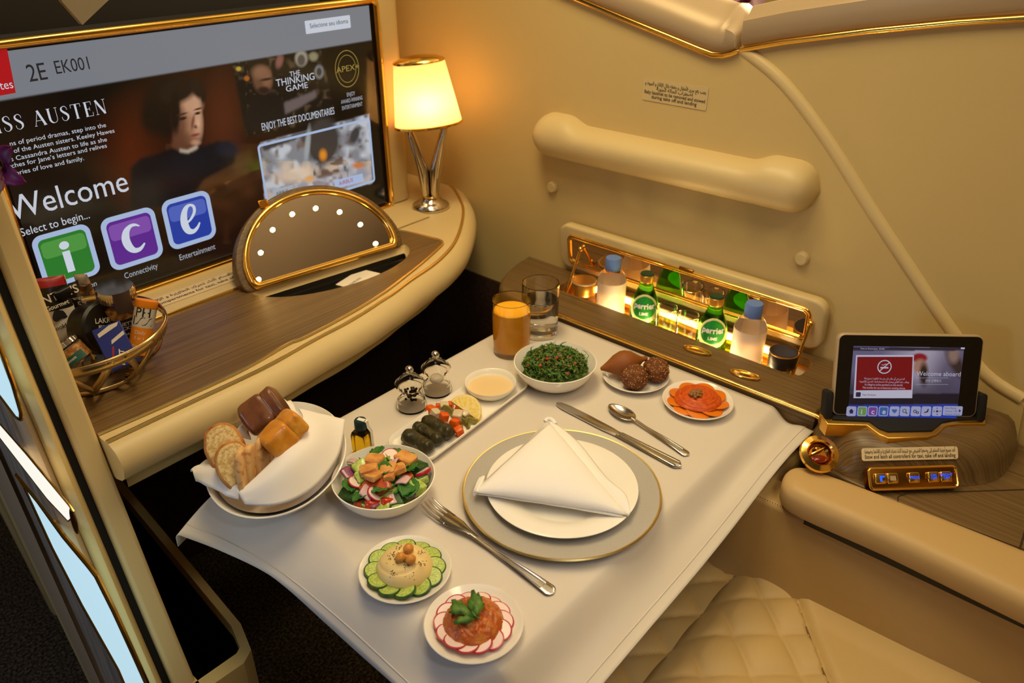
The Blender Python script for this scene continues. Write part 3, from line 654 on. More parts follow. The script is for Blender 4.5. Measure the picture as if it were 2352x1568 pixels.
for (x, y, a, c1, c2, ch, lab) in ((154, 588, 128, 'scr_green', 'scr_green2', 'i', 'Information'), (305, 548, 126, 'scr_violet', 'scr_violet2', 'c', 'Connectivity'), (435.5, 505, 118, 'scr_blue', 'scr_blue2', 'e', 'Entertainment')):
    F.rr(x, y, a, a, 22, 'scr_rim', .0003); F.rr(x, y, a*.82, a*.82, 13, c1, .0006)
    F.rr(x, y, a*.76, a*.30, 10, c2, .0008, dy=a*.20)
    pc = tpx(TVM, x, y); q = pscale(TVM, x, y)*a
    if ch == 'i':
        F.strip([(.0, -.30), (.0, .10)], .13, 'scr_letter', .0011, pc, q); F.m.mat('scr_letter').add([(pc.x+q*.085*math.cos(2*PI*k/24), pc.y+q*(.21+.075*math.sin(2*PI*k/24)), .0011) for k in range(24)], [tuple(range(24))], TVM)
    elif ch == 'c':
        F.strip([(.17, .20), (.09, .245), (0, .24), (-.09, .16), (-.13, .02), (-.10, -.13), (-.02, -.22), (.09, -.22), (.19, -.14)], [.02, .05, .07, .12, .15, .14, .10, .07, .03], 'scr_letter', .0011, pc, q)
    else:
        F.strip([(-.10, -.06), (.03, .02), (.12, .13), (.13, .24), (.06, .29), (-.03, .25), (-.10, .12), (-.12, -.04), (-.08, -.19), (.02, -.24), (.12, -.19), (.19, -.10)], [.03, .05, .06, .06, .05, .09, .13, .15, .13, .09, .06, .03], 'scr_letter', .0011, pc, q)
F.t('Connectivity', 286, 640, 14, 'scr_soft', fit=(363, 617)); F.t('Entertainment', 412, 598, 14, 'scr_soft', fit=(495, 572)); F.t('Information', 144, 681, 14, 'scr_soft', fit=(223, 657))
rim = [tpx(TVM, *q) for q in ((595, 327), (848, 262), (860, 438), (612, 484))]

cx_, cy_ = (rim[0]+rim[2])/2, None; w_, h_ = (rim[1]-rim[0]).length, (rim[3]-rim[0]).length; c_ = sum(rim, Vector())/4
ro = rrect(c_.x, c_.y, w_+.006, h_+.006, .008); ri = rrect(c_.x, c_.y, w_-.004, h_-.004, .004); F.m.mat('scr_rim').add([(a, b, .0009) for a, b in ro+ri], [(k, (k+1) % 28, 28+(k+1) % 28, 28+k) for k in range(28)], TVM)
F.poly([(625, 436), (672, 424), (674, 446), (628, 460)], 'scr_soft', .0008); F.t('AIRBUS', 634, 448, 7, 'scr_dark'); F.poly([(766, 415), (832, 398), (835, 416), (770, 434)], 'scr_rim', .0008); F.t('AIRBUS', 778, 426, 9, 'scr_red')
F.m.obj('screen_graphics', TV, smooth=False)
# ================================================================== side console with the drinks compartment
G = thing('side_console', 'wood-topped side console along the wall with an open drinks compartment', 'console', (1.29, .5, .3))
led_out = ccw([(1.188, .347), (1.387, .347), (1.387, 1.155), (1.34, 1.150)] + [tuple(p) for p in (v.to_2d() for v in spline([Vector((1.30, 1.140, 0)), Vector((1.245, 1.118, 0)), Vector((1.204, 1.088, 0)), Vector((1.188, 1.045, 0))], 5))])
hole = ccw(rrect(1.320, .705, .076, .572, .018, 5))
m = MB().mat('wood_y'); m.slab(led_out, .716, LZ, .010, 4, holes=[hole]); m.slab(led_out, .640, .7165, holes=[ccw(rrect(1.3225, .705, .108, .606, .004, 2))]); m.obj('wood_top', G, auto=30)
m = MB().mat('gold'); m.tube([(1.1875, .345, LZ-.0015), (1.1875, 1.0, LZ-.0015)], .0042, 10)
m.tube([(1.1875, .345, LZ-.0015), (1.184, .325, LZ-.004), (1.172, .312, LZ-.008)], .0040, 10); m.obj('gold_edge', G)
m = MB().mat('shell'); m.box((1.290, .725, .47), (.19, .75, .335)); m.obj('body', G)
m = MB().mat('gold_brushed')
for c, d in (((1.320, .705, .6395), (.112, .60, .003)), ((1.2685, .705, .685), (.003, .60, .09)), ((1.3765, .705, .685), (.003, .60, .09)), ((1.32, .405, .685), (.112, .003, .09)), ((1.32, 1.005, .685), (.112, .003, .09))): m.box(c, d)
m.obj('compartment', G)
m = MB().mat('led'); m.box((1.3568, .705, .7245), (.0028, .46, .013)); m.obj('light_strip', G)
m = MB().mat('led'); m.box((1.2725, .705, .7165), (.004, .50, .005)); m.obj('lip_light_strip', G)
for y in (.855, .775, .697, .618, .535):
    o = area('compartment_led', (1.279, y, .672), (1.330, y, .715), .05, .42, (1, .76, .36), .02)
m = MB().mat('gold'); 
for z in (.668, .690, .716): m.tube([(1.362, .425, z), (1.362, .985, z)], .0028, 8)
for y in (.58, .64, .75, .815): m.tube([(1.362, y, .645), (1.362, y, .716)], .002, 8)
m.obj('rail', G)
for (x, y) in ((1602, 806), (1711, 862)):
    c = Z(x, y, LZ+.001); m = MB().mat('gold')
    M = Matrix.Translation(c) @ Matrix.Rotation(R(98), 4, 'Z')
    lens = [(.027*math.cos(a), .0105*math.sin(a)*abs(math.sin(a))**.25) for a in [2*PI*k/36 for k in range(36)]]
    m.slab(lens, -.0005, .0018, .0012, 3, T=M); m.tube([(p[0], p[1], .0018) for p in lens], .0022, 8, closed=True, T=M); o = m.obj('press_catch', G)
    mm = MB().mat('gold_dark').text('PRESS', M @ Vector((0, -.003, .0022)), M.to_3x3() @ Vector((1, 0, 0)), M.to_3x3() @ Vector((0, 1, 0)), .009, align='CENTER'); mm.obj('print', o, smooth=False)
# lid held open against the wall
LD = thing('compartment_lid', 'open mirrored lid with cream rim standing above the drinks compartment', 'lid', (1.366, .73, LZ))
ML = plane((1.376, .7315, LZ+.006), (0, -1, 0), (-.10, 0, 1))
lo = ccw(rrect(0, .062, .625, .108, .026, 8))
m = MB().mat('shell_smooth'); m.slab(lo, -.016, .006, .006, 4, T=ML, rb=.004); m.obj('cream_back', LD, auto=40)
li = ccw(rrect(.0, .0605, .568, .068, .014, 8))
m = MB().mat('mirror'); m.slab(ccw(rrect(0, .0605, .562, .062, .012, 8)), .0055, .0068, T=ML); m.obj('mirror', LD, auto=20)
m = MB().mat('gold'); m.tube([(p[0], p[1], .0068) for p in li], .0036, 10, closed=True, T=ML); m.tube([(p[0], p[1], .0085) for p in inset(li, .005)], .0015, 8, closed=True, T=ML); m.obj('gold_frame', LD)
m = MB().mat('gold_dark'); m.box((.02, .0975, .006), (.034, .009, .008), T=ML); m.obj('latch', LD, bevel=.002)
for px, ly in (((1290, 668), .985), ((1842, 858), .435)):
    a = Vector((1.305, ly+(.008 if ly < .7 else -.004), .700)); b = ML @ Vector((-(ly-.7315)*.975, .070, .012))
    m = MB().mat('gold'); m.tube([a, a.lerp(b, .55)], .0048, 10); m.tube([a.lerp(b, .5), b], .0034, 10); m.lump(b, (.0065, .0065, .0065), nu=10, nv=8); m.obj('stay', LD)
# ------------------------------------------------------------------ drinks
mat('cap_blue', (104, 136, 206), .4); mat('green_glass', (96, 196, 70), .03, trans=1, ior=1.1); mat('cap_green', (14, 60, 34), .35)
mat('lbl_green', (30, 140, 44), .4); mat('lbl_yellow', (236, 226, 150), .4); mat('lbl_pink', (250, 226, 206), .5, trans=.3); mat('lid_gold', (214, 160, 72), .3, .9); mat('lid_dark', (48, 40, 34), .35, .3)
mat('nuts', (140, 84, 34), .5, var=(160, (200, 150, 80), .4, .6)); mat('mints', (70, 120, 60), .4, var=(150, (190, 170, 110), .4, .6))
BX, BZ = 1.319, .6445
def water_bottle():
    T = thing('water_bottle', 'clear water bottle with a blue cap at the left end of the compartment', 'bottle', (BX, .864, BZ), group='water bottles in the drinks compartment')
    m = MB().mat('plastic_clear'); m.lathe([(0, .001), (.029, .001), (.031, .004), (.031, .128), (.0300, .142), (.0255, .153), (.018, .161), (.0145, .165), (.0145, .170), (0, .170)], seg=40); m.obj('bottle', T, world=False)
    m = MB().mat('lbl_pink'); m.lathe([(.0313, .060), (.0314, .138)], seg=40)
    m.mat('porcelain')
    for k in range(9):
        a = R(-150+k*12); 
        if k % 2: m.box((0, 0, 0), (.0006, .006, .016+.01*(k % 3)), T=Matrix.Rotation(a, 4, 'Z') @ Matrix.Translation((.0318, 0, .05+.006*(k % 3))))
    m.obj('label', T, world=False)
    m = MB().mat('cap_blue'); m.lathe([(.0165, .163), (.0170, .165), (.0170, .185), (.0155, .190), (0, .190)], seg=36); m.obj('cap', T, world=False)
    return T
def green_bottle():
    T = thing('sparkling_water_bottle', 'green glass mineral water bottle, the one nearer the desk', 'bottle', (BX, .778, BZ), group='green bottles in the drinks compartment')
    prof = [(0, .001), (.027, .001), (.030, .005), (.031, .03), (.0308, .092), (.0285, .112), (.0225, .132), (.0160, .148), (.0130, .158), (.0128, .168), (.0140, .170), (.0140, .177), (0, .177)]
    m = MB().mat('green_glass'); m.lathe(prof, seg=40); m.obj('bottle', T, world=False)
    m = MB().mat('lid_gold'); m.lathe([(.0146, .162), (.0152, .164), (.0150, .177), (.0140, .178)], seg=30); m.obj('neck_ring', T, world=False)
    m = MB().mat('cap_green'); m.lathe([(.0142, .176), (.0146, .178), (.0132, .1805), (0, .181)], seg=30); m.obj('cap', T, world=False)
    a0 = PI+R(30)
    def lr(z):  # radius of the glass there
        t = [(.0, .031), (.092, .0308), (.112, .0285), (.132, .0225), (.148, .0160)]
        for (z0, r0), (z1, r1) in zip(t, t[1:]):
            if z <= z1: return r0+(r1-r0)*(z-z0)/(z1-z0)
        return .016
    def lab(m, z0, z1, span, lift):
        def f(u, v):
            z = z0+(z1-z0)*v; q = max(.03, 1-(2*v-1)**2)**.5; r = lr(z)+lift; a = a0+(u-.5)*span*q; return (r*math.cos(a), r*math.sin(a), z)
        m.grid(f, 16, 14)
    m = MB().mat('lbl_yellow'); lab(m, .078, .140, 2.3, .0007); m.mat('lbl_green'); lab(m, .088, .136, 1.8, .0012)
    m.mat('porcelain')
    def wt(txt, z, size):
        t = MB().mat('porcelain'); t.text(txt, (0, 0, 0), (1, 0, 0), (0, 1, 0), size, align='CENTER', bold=.03); w = max(v[0] for v in t.v)
        m.add([((lr(z+v[1])+.0018)*math.cos(a0+v[0]/.030), (lr(z+v[1])+.0018)*math.sin(a0+v[0]/.030), z+v[1]) for v in t.v], t.f)
    wt('perrier', .111, .0165); wt('LIME', .097, .009); m.obj('label', T, world=False); return T
wb = water_bottle(); w2 = dup(wb, (BX, .540, BZ), label='clear water bottle with a blue cap at the right end of the compartment')
gb = green_bottle(); g2 = dup(gb, (BX, .618, BZ), label='green glass mineral water bottle, the one nearer the tablet')
def tumbler(name, label, loc, r, h, group=None, fill=None, thick=.0016, base=.010):
    T = thing(name, label, 'glass', loc, group=group)
    m = MB().mat('glass'); m.lathe([(0, .0), (r*.90, 0), (r*.95, .0015), (r*.962, .004), (r*.97, h*.3), (r*.985, h*.6), (r, h-.0012), (r-.0005, h), (r-thick+.0005, h), (r-thick, h-.0012), (r*.985-thick, h*.6), (r*.97-thick, h*.3), (r*.962-thick, base+.004), (r*.94-thick, base+.0012), (r*.88-thick, base), (0, base)], seg=64); m.obj('glass', T, world=False, auto=18); return T
for k, (y, lab) in enumerate(((.722, 'small empty glass in the compartment beside the green bottle nearer the desk'), (.672, 'small empty glass in the compartment beside the green bottle nearer the tablet'))):
    tumbler('tumbler', lab, (BX-.004, y, BZ), .0235, .122, 'empty glasses in the drinks compartment')
def jar(name, label, loc, r, h, lidm, fillm, txt=''):
    T = thing(name, label, 'jar', loc, group='snack jars in the drinks compartment')
    m = MB().mat('plastic_clear'); m.lathe([(0, .0005), (r*.94, .0005), (r, .004), (r, h*.66), (r*.9, h*.74), (0, h*.74)], seg=36); m.obj('jar', T, world=False)
    m = MB().mat(fillm); m.lathe([(0, .003), (r*.9, .003), (r*.93, .006), (r*.93, h*.6), (0, h*.62)], seg=30); m.obj('filling', T, world=False)
    m = MB().mat(lidm); m.lathe([(r*.95, h*.73), (r*.99, h*.75), (r*.96, h*.80), (r*.99, h*.84), (r*.99, h*.97), (r*.93, h), (0, h)], seg=36); o = m.obj('lid', T, world=False)
    m = MB().mat('silver_beige' if lidm != 'lid_dark' else 'lid_gold'); m.tube([(r*.97*math.cos(2*PI*k/30), r*.97*math.sin(2*PI*k/30), h*.98) for k in range(30)], r*.06, 6, closed=True); m.obj('lid_rim', o, world=False); return T
jar('snack_jar', 'squat jar with gold lid at the left end of the drinks compartment', (BX-.004, .935, BZ), .028, .118, 'lid_gold', 'nuts')
jar('snack_jar', 'jar with dark lid at the right end of the drinks compartment', (BX-.004, .466, BZ), .027, .116, 'lid_dark', 'mints')
m = MB().mat('paper'); m.slab(rrect(0, 0, .05, .016, .001, 2), 0, .0006, T=plane((1.362, .443, .70), (0, -1, .0), (.35, 0, 1))); tag(m.obj('paper_card', auto=30), 'pale card tucked at the right end of the drinks compartment', 'card')
# ------------------------------------------------------------------ raised control console with lower wood shelf
SH = .70
H = thing('control_console', 'curved wood console by the armrest that carries the tablet and buttons', 'console', (1.22, .1, .3))
m = MB().mat('wood_y'); m.slab(ccw([(1.085, -.62), (1.388, -.62), (1.388, .345), (1.189, .345), (1.189, .312), (1.150, .330), (1.10, .318)]), .30, SH, .006); m.obj('shelf', H, auto=30)
mo = spline([Z(x, y, SH) for x, y in ((1868, 965), (1884, 1030), (1930, 1082), (2010, 1106), (2120, 1112), (2230, 1112), (2295, 1092), (2330, 1035), (2334, 970), (2310, 915), (2240, 880), (2060, 868), (1915, 895))], 5, True)
mo = [p for p in mo]
for p in mo: p.x = min(p.x, 1.386); p.y = min(p.y, .3445)
m = MB().mat('wood_d'); mp = ccw([p.to_2d() for p in mo])
loops = []
mcx, mcy = sum(p[0] for p in mp)/len(mp), sum(p[1] for p in mp)/len(mp)
for d, z in ((-.004, SH+.0005), (0, SH+.006), (.004, SH+.022), (.012, SH+.042), (.024, SH+.056), (.040, SH+.064), (.060, SH+.066)): loops.append([(mcx+(p[0]-mcx)*(1-d/.14), mcy+(p[1]-mcy)*(1-d/.14), z) for p in mp])
m.rings(loops); m.obj('mound', H, auto=60)
from mathutils.bvhtree import BVHTree
_bv = BVHTree.FromPolygons([Vector(v) for v in m.v], m.f)
def onmound(x, y, lift=0.):
    h = _bv.ray_cast(Vector((0, 0, EYE)), ray(x, y).normalized())
    if h[0] is None: return Z(x, y, SH+.05), Vector((0, 0, 1))
    n = h[1] if h[1].dot(ray(x, y)) < 0 else -h[1]; return h[0]+n*lift, n
m = MB().mat('seam_dark'); m.tube([Z(x, y, SH+.0003) for x, y in ((2352, 1124), (2200, 1129), (2085, 1132), (2063, 1140), (2062, 1152), (2090, 1170), (2200, 1205), (2352, 1262))], .0010, 6)
m.tube([Z(x, y, SH+.0003) for x, y in ((2372, 1160), (2338, 1275))], .0014, 6); m.obj('flap_seam', H)
# headphone socket
hc = Z(1884, 1040, SH+.044); MH = plane(hc, _r+Vector((0, 0, .02)), Vector((.62, .45, .55))) @ Matrix.Scale(.86, 4)
T = thing('headphone_socket', 'round gold socket ring on the console beside the tablecloth corner', 'socket', hc)
m = MB().mat('gold'); m.lathe([(.021, -.012), (.021, .0), (.0245, .004), (.028, .002), (.034, -.001), (.036, -.006), (.034, -.010)], T=MH, seg=48); m.obj('ring', T)
m = MB().mat('gold_dark'); m.lathe([(.0212, .001), (.0205, -.010), (.016, -.014), (0, -.014)], T=MH, seg=40); m.obj('bowl', T)
mat('amber', (120, 34, 14), .15); m = MB().mat('amber'); m.lump((.0, -.009, -.010), (.016, .008, .004), T=MH); m.obj('flap', T)
m = MB().mat('gold'); m.tube([(-.013, .0, -.006), (-.004, .004, -.003), (.006, .008, -.003), (.012, .013, -.006)], .002, 8, T=MH); m.lump((-.004, .010, -.006), (.004, .004, .004), nu=10, nv=6, T=MH); m.obj('catch', T)
# five-button panel
pb, _n1 = onmound(2088, 1086, .015); xb = Z(2190, 1082, SH+.034)-Z(1995, 1088, SH+.034); xb.z = 0
MBt = plane(pb, xb, Vector((.42, .36, .62)))
q0 = pscale(MBt, 2088, 1086); W0, H0 = 204*q0, 48*q0
T = thing('button_panel', 'gold panel with five blue-lit buttons below the tablet', 'panel', pb)
m = MB().mat('gold_dark'); m.slab(rrect(0, 0, W0, H0, .006, 4), -.020, .0, .002, 3, T=MBt); m.obj('plate', T, auto=40)
m = MB().mat('gold'); m.tube([(a, b, .0) for a, b in rrect(0, 0, W0, H0, .006, 5)], .0022, 8, closed=True, T=MBt); m.obj('rim', T)
mat('blue_legend', (20, 40, 160), .4, emit=(30, 80, 255), es=1.5)
for x, w, lg in ((-.078, .028, 'icon'), (-.050, .027, 'blank'), (.0, .027, 'PRESS'), (.045, .028, 'ON\nOFF'), (.0745, .027, 'BRIGHT\nDIM')):
    x *= W0/.203; w *= W0/.203
    m = MB().mat('gold'); m.slab(rrect(x, 0, w*.97, H0*.52, .003, 4), 0, .004, .0018, 3, T=MBt); o = m.obj('button', T, auto=40)
    x3, y3 = MBt.to_3x3() @ Vector((1, 0, 0)), MBt.to_3x3() @ Vector((0, 1, 0))
    if lg == 'blank': m = MB().mat('silver_beige'); m.slab(rrect(x, 0, w*.5, H0*.22, .001), .0038, .0043, T=MBt); m.obj('blank_legend', o, auto=30); continue
    m = MB().mat('blue_legend')
    if lg == 'icon': m.box((x, 0, .0044), (.0032, .009, .0006), T=MBt); m.box((x+.003, .003, .0044), (.006, .0028, .0006), T=MBt)
    else: m.text(lg, MBt @ Vector((x, -.002 if '\n' not in lg else .0012, .0044)), x3, y3, .0062 if '\n' not in lg else .0056, align='CENTER', lead=.8)
    m.obj('legend', o, smooth=False)
pl, _n2 = onmound(2087, 1041, .003); ML2 = facing(pl, xb, _n2)
q0 = pscale(ML2, 2087, 1041)
placard([(arabic('أعد جميع أجهزة التحكم إلى وضعها الطبيعي مع تثبيتها أثناء تحرك الطائرة و إقلاعها وهبوطها'), 12*q0, 0, 3*q0), ('Stow and latch all controllers for taxi, take off and landing', 12.3*q0, 0, -9.5*q0)], ML2, 216*q0, 29*q0, 'small cream warning placard between the tablet and the button panel')
# ------------------------------------------------------------------ tablet in its dock
a, b = Z(1912, 962, .766), Z(2254, 968, .766); xt = (b-a).normalized(); back = Vector((-xt.y, xt.x, 0)); back = back if back.dot(_c) > 0 else -back
MT = plane(a+Vector((0, 0, .007)), xt, back*math.sin(R(20))+Vector((0, 0, math.cos(R(20)))))
c0, c1 = tpx(MT, 1914, 962), tpx(MT, 2252, 768)
tw, th = tpx(MT, 2252, 870).x-tpx(MT, 1917, 870).x, tpx(MT, 2085, 767).y-.0
tx0 = tpx(MT, 1917, 870).x
TB = thing('tablet', 'silver tablet showing a red no smoking notice in a dock by the wall', 'tablet', MT.translation)
body = [(x+tx0+tw/2, y+th/2) for x, y in rrect(0, 0, tw, th, .012, 6)]
m = MB().mat('silver_beige'); m.slab(body, -.011, -.0005, .003, 3, T=MT, rb=.002); m.obj('case', TB, auto=40)
m = MB().mat('black'); m.slab(inset(body, .003), -.001, .0004, T=MT); m.obj('glass_front', TB, auto=30)
s0, s1 = tpx(MT, 1946, 962), tpx(MT, 2214, 798)
MS = MT @ Matrix.Translation((s0.x, s0.y, .0007))
disp('tablet_display', .62)
p = Paint(MS, s1.x-s0.x, s1.y-s0.y, 190, 120)
p.put(np.ones(p.shape), (112, 104, 140)); p.ell(2120, 830, 60, 110, (190, 180, 200), 1.2, 20, .8); p.ell(2180, 860, 40, 70, (86, 78, 104), 1.2, 30, .8); p.ell(2000, 910, 200, 40, (40, 38, 60), 1.0, a=.8)
p.ell(2196, 835, 14, 40, (60, 44, 44), .8, -30); p.ell(2190, 815, 12, 18, (150, 120, 110), .8)
p.ell(2112, 822, 18, 11, (150, 22, 34), .4); p.ell(2114, 843, 16, 18, (176, 130, 110), .5); p.ell(2122, 860, 10, 26, (50, 34, 34), .7)
p.poly([(1946, 797), (2217, 797), (2217, 805), (1946, 805)], (44, 40, 60), 1); p.poly([(1940, 930), (2217, 928), (2216, 964), (1940, 964)], (28, 66, 190), 3); p.poly([(1940, 905), (2217, 903), (2217, 928), (1940, 930)], (24, 24, 40), 2)
p.mesh('screen', 'tablet_display', TB)
F = Face(MS); glow('tab_white', (206, 204, 226), .62); glow('tab_key', (178, 180, 220), .6); glow('tab_red', (120, 16, 22), .75); glow('tab_dark', (40, 42, 70), .7); glow('tab_green', (110, 150, 80), .7); glow('tab_violet', (120, 70, 150), .7); glow('tab_blue', (60, 100, 170), .7)
F.poly([(1966, 815), (2099, 815), (2095, 914), (1960, 914)], 'tab_white', .0003); F.poly([(1969, 819), (2096, 819), (2093, 895), (1965, 896)], 'tab_red', .0006)
pc = tpx(MS, 2031, 842); q = pscale(MS, 2031, 842)
F.strip([(15*math.cos(2*PI*k/30), 15*math.sin(2*PI*k/30)) for k in range(31)], 2.4, 'tab_white', .0009, pc, q); F.strip([(-10, -10), (10, 10)], 2.2, 'tab_white', .0009, pc, q); F.strip([(-9, -2), (9, -2)], 3.4, 'tab_white', .0009, pc, q); F.strip([(-7, 5), (-2, 4), (1, 7), (6, 5)], 1.4, 'tab_white', .0009, pc, q)
F.t(arabic('التدخين في أي مكان على متن هذه الطائرة ممنوع بتاتا'), 1984, 870, 4.2, 'tab_white', fit=(2077, 870)); F.t(arabic('ويعاقب عليه القانون ويشمل ذلك استخدام أدوات التدخين الإلكترونية'), 1973, 877, 4.2, 'tab_white', fit=(2087, 877))
F.t('It is illegal to smoke anywhere on this aircraft.', 1985, 884.5, 4.6, 'tab_white', fit=(2073, 884.5)); F.t('This includes the use of electronic smoking devices.', 1980, 891.5, 4.6, 'tab_white', fit=(2079, 891.5))
F.rr(1971, 905.5, 11, 11, 2, 'tab_dark', .0006); F.t('View Airshow', 1979, 908, 5, 'tab_dark', fit=(2011, 908))
F.t('Welcome aboard', 2104, 862, 10.5, 'tab_white', fit=(2205, 863)); F.t('\uc5b8\uc5b4 \uc120\ud0dd\ud558\uae30', 2124, 877, 6, 'tab_white', fit=(2160, 877))
for y in (867, 882): F.poly([(2103, y), (2178, y), (2178, y+.8), (2103, y+.8)], 'tab_key', .0004)
F.t('Time to Destination  05:50h', 1975, 801.5, 3.4, 'tab_white'); F.rr(2211, 799.5, 9, 4, 1, 'tab_white', .0006)
for k, x in enumerate((1955, 1980, 2004, 2029, 2054, 2078, 2103, 2127, 2152)):
    y = 944; F.rr(x, y, 22, 23, 4, 'tab_key', .0004)
    if 1 <= k <= 3: F.rr(x, y, 18, 19, 3, ('tab_green', 'tab_violet', 'tab_blue')[k-1], .0006); F.t('ice'[k-1], x-4, y+6, 12, 'tab_white', bold=.02)
    elif k == 0: F.poly([(x-6, y), (x, y-6), (x+6, y), (x+4, y), (x+4, y+5), (x-4, y+5), (x-4, y)], 'tab_dark', .0007)
    elif k == 4: F.poly([(x, y+5), (x-6, y-1), (x-5, y-5), (x-2, y-5), (x, y-3), (x+2, y-5), (x+5, y-5), (x+6, y-1)], 'tab_blue', .0007)
    elif k == 5:
        pc = tpx(MS, x-1, y-1); F.strip([(4*math.cos(2*PI*j/16), 4*math.sin(2*PI*j/16)) for j in range(17)], 1.4, 'tab_dark', .0007, pc, q); F.strip([(3, -3), (7, -7)], 2, 'tab_dark', .0007, pc, q)
    elif k == 6:
        for dx, dy, rr in ((-2, 0, 3.2), (4, -3, 2.4)): pc = tpx(MS, x+dx, y-dy); F.strip([(rr*math.cos(2*PI*j/12), rr*math.sin(2*PI*j/12)) for j in range(13)], 1.6, 'tab_dark', .0007, pc, q)
    elif k == 7: F.poly([(x+4, y-6), (x+6, y-5), (x+4, y+2), (x-4, y+4), (x-5, y+2), (x+1, y)], 'tab_dark', .0007)
    else:
        F.rr(x, y, 5, 5, 2, 'tab_dark', .0007)
        for dx, dy in ((7, 0), (-7, 0), (0, 7), (0, -7)): F.rr(x+dx, y+dy, 2.4, 2.4, 1, 'tab_dark', .0007)
F.rr(2188, 943, 44, 22, 3, 'tab_key', .0004); F.t('Now Playing', 2169, 938, 3.6, 'tab_dark'); F.t('Channel 1700', 2169, 945, 3.6, 'tab_dark'); F.t('Emirates World', 2169, 951.5, 3.6, 'tab_dark'); F.poly([(2202, 939), (2207, 943), (2202, 947)], 'tab_dark', .0007)
F.m.obj('screen_graphics', TB, smooth=False)
DK = thing('tablet_dock', 'black dock on a gold tray that holds up the tablet', 'dock', Z(2080, 985, .766))
zt = .7665
tr = ccw([Z(x, y, zt).to_2d() for x, y in ((1884, 944), (1900, 930), (2240, 930), (2264, 957), (2262, 976), (2200, 977), (2172, 980), (2150, 1000), (2130, 1007), (2040, 1009), (2018, 1000), (1990, 979), (1900, 977), (1888, 962))])
m = MB().mat('gold_brushed'); m.slab(tr, zt-.020, zt+.003, .002, 3); m.obj('gold_tray', DK, auto=40)
tr2 = ccw([Z(x, y, zt+.004).to_2d() for x, y in ((1905, 935), (2240, 935), (2250, 962), (2190, 966), (2165, 970), (2140, 990), (2040, 992), (2020, 985), (1996, 968), (1912, 964))])
m = MB().mat('black_matte'); m.slab(tr2, zt, zt+.006, .001, 2); m.obj('base', DK, auto=40)
m = MB().mat('black_matte')
for xx, w in ((tx0-.0065, .0125), (tx0+tw+.0065, .0125)):
    m = MB().mat('black_matte'); m.slab(rrect(xx, .018, w, .046, .005, 4), -.016, .005, .002, 2, T=MT); m.obj('clip', DK, auto=40)
# ------------------------------------------------------------------ seat
mat('leather_perf', (198, 166, 108), .5, bump=(1100, .35, .0008))
ST = thing('suite_seat', 'beige leather suite seat with diamond quilting beside the table', 'seat', (.75, .0, .0))
NB = [(.40, 1.10), (.325, 1.088), (.261, 1.015), (.215, .961), (.155, .893), (.06, .80), (-.1, .69), (-.5, .55)]
def qb(y):
    for (y0, x0), (y1, x1) in zip(NB, NB[1:]):
        if y >= y1: return x0+(x1-x0)*(y-y0)/(y1-y0)
    return .5
def quilt(x, y):
    a = (x-.832+(y-.36)/1.1)/.100; b = (x-.832-(y-.36)/1.1)/.100
    return (abs(math.sin(PI*a))*abs(math.sin(PI*b)))**.30
def seatz(u, v):
    y = -.46+.845*v; x = .32+u*(.735+.0*v)
    z = .487; d = x-qb(y)
    if d < -.003: z += .016*quilt(x, y)*max(.35, min(1, (.36-y)/.035))
    elif d < .004: z += .001
    else: z += .014*min(1, (d-.004)/.02)**.5 + .012*max(0, min(1, (x-.98)/.07))
    e = y-.345
    if e > 0: z -= .5*e+ (e*9)**2*.12
    return (x, y, z)
m = MB().mat('leather_perf'); m.grid(seatz, 190, 200)
o = m.obj('cushion', ST, auto=0)
m = MB().mat('leather_perf'); m.grid(lambda u, v: (.32+.74*u, .37+.26*v, .468-.05*v-.02*v*v+.014*quilt(.32+.74*u+.03, .36-(.26*v)*.9)), 150, 60); m.obj('leg_rest', ST, auto=0)
m = MB().mat('stitch'); m.tube(spline([Vector((x, y, .4915)) for y, x in NB[1:7]], 8), .0018, 6); m.obj('seam', ST)
m = MB().mat('leather'); m.box((.69, -.04, .27), (.74, .80, .40)); m.obj('base', ST, bevel=.02)
m = MB().mat('leather_perf'); m.rings([[(x, y, z) for x, y in ((.36, y0), (1.02, y0), (1.02, y0+.16), (.36, y0+.16))] for y0, z in ((-.60, .45), (-.72, .9), (-.80, 1.25))]); m.obj('backrest', ST, bevel=.05)
ab = ccw([(1.083, .349), (1.184, .349), (1.178, .40), (1.10, .425), (1.03, .44), (1.013, .41), (1.014, .36), (1.016, .25), (1.022, .08), (1.03, -.05), (1.045, -.62), (1.083, -.62), (1.083, .30)])
m = MB().mat('leather'); m.slab(ab, .08, .660, .010, 4); m.obj('armrest_body', ST, auto=50)
m = MB().mat('leather_soft'); pd = ccw([v.to_2d() for v in spline([Vector(q) for q in ((1.045, .332, 0), (1.012, .318, 0), (1.000, .28, 0), (1.003, .15, 0), (.998, -.016, 0), (.99, -.3, 0), (.99, -.6, 0), (1.10, -.6, 0), (1.105, -.3, 0), (1.103, 0, 0), (1.094, .16, 0), (1.084, .28, 0), (1.072, .322, 0))], 4, True)])
m.slab(pd, .664, .714, .020, 5, rb=.012); m.obj('armrest_pad', ST, auto=60)
m = MB().mat('black'); m.box((1.03, .05, .664), (.05, .45, .012)); m.obj('pad_gap_shade', ST)  # black bar standing in for the shade between pad and armrest
m = MB().mat('stitch')
for k in range(30):
    t = k/29; a = Vector((1.0165, .365, .6605)).lerp(Vector((1.0205, .245, .6605)), t); m.lump(a, (.0007, .0012, .0007), nu=6, nv=4)
m.obj('stitching', ST)
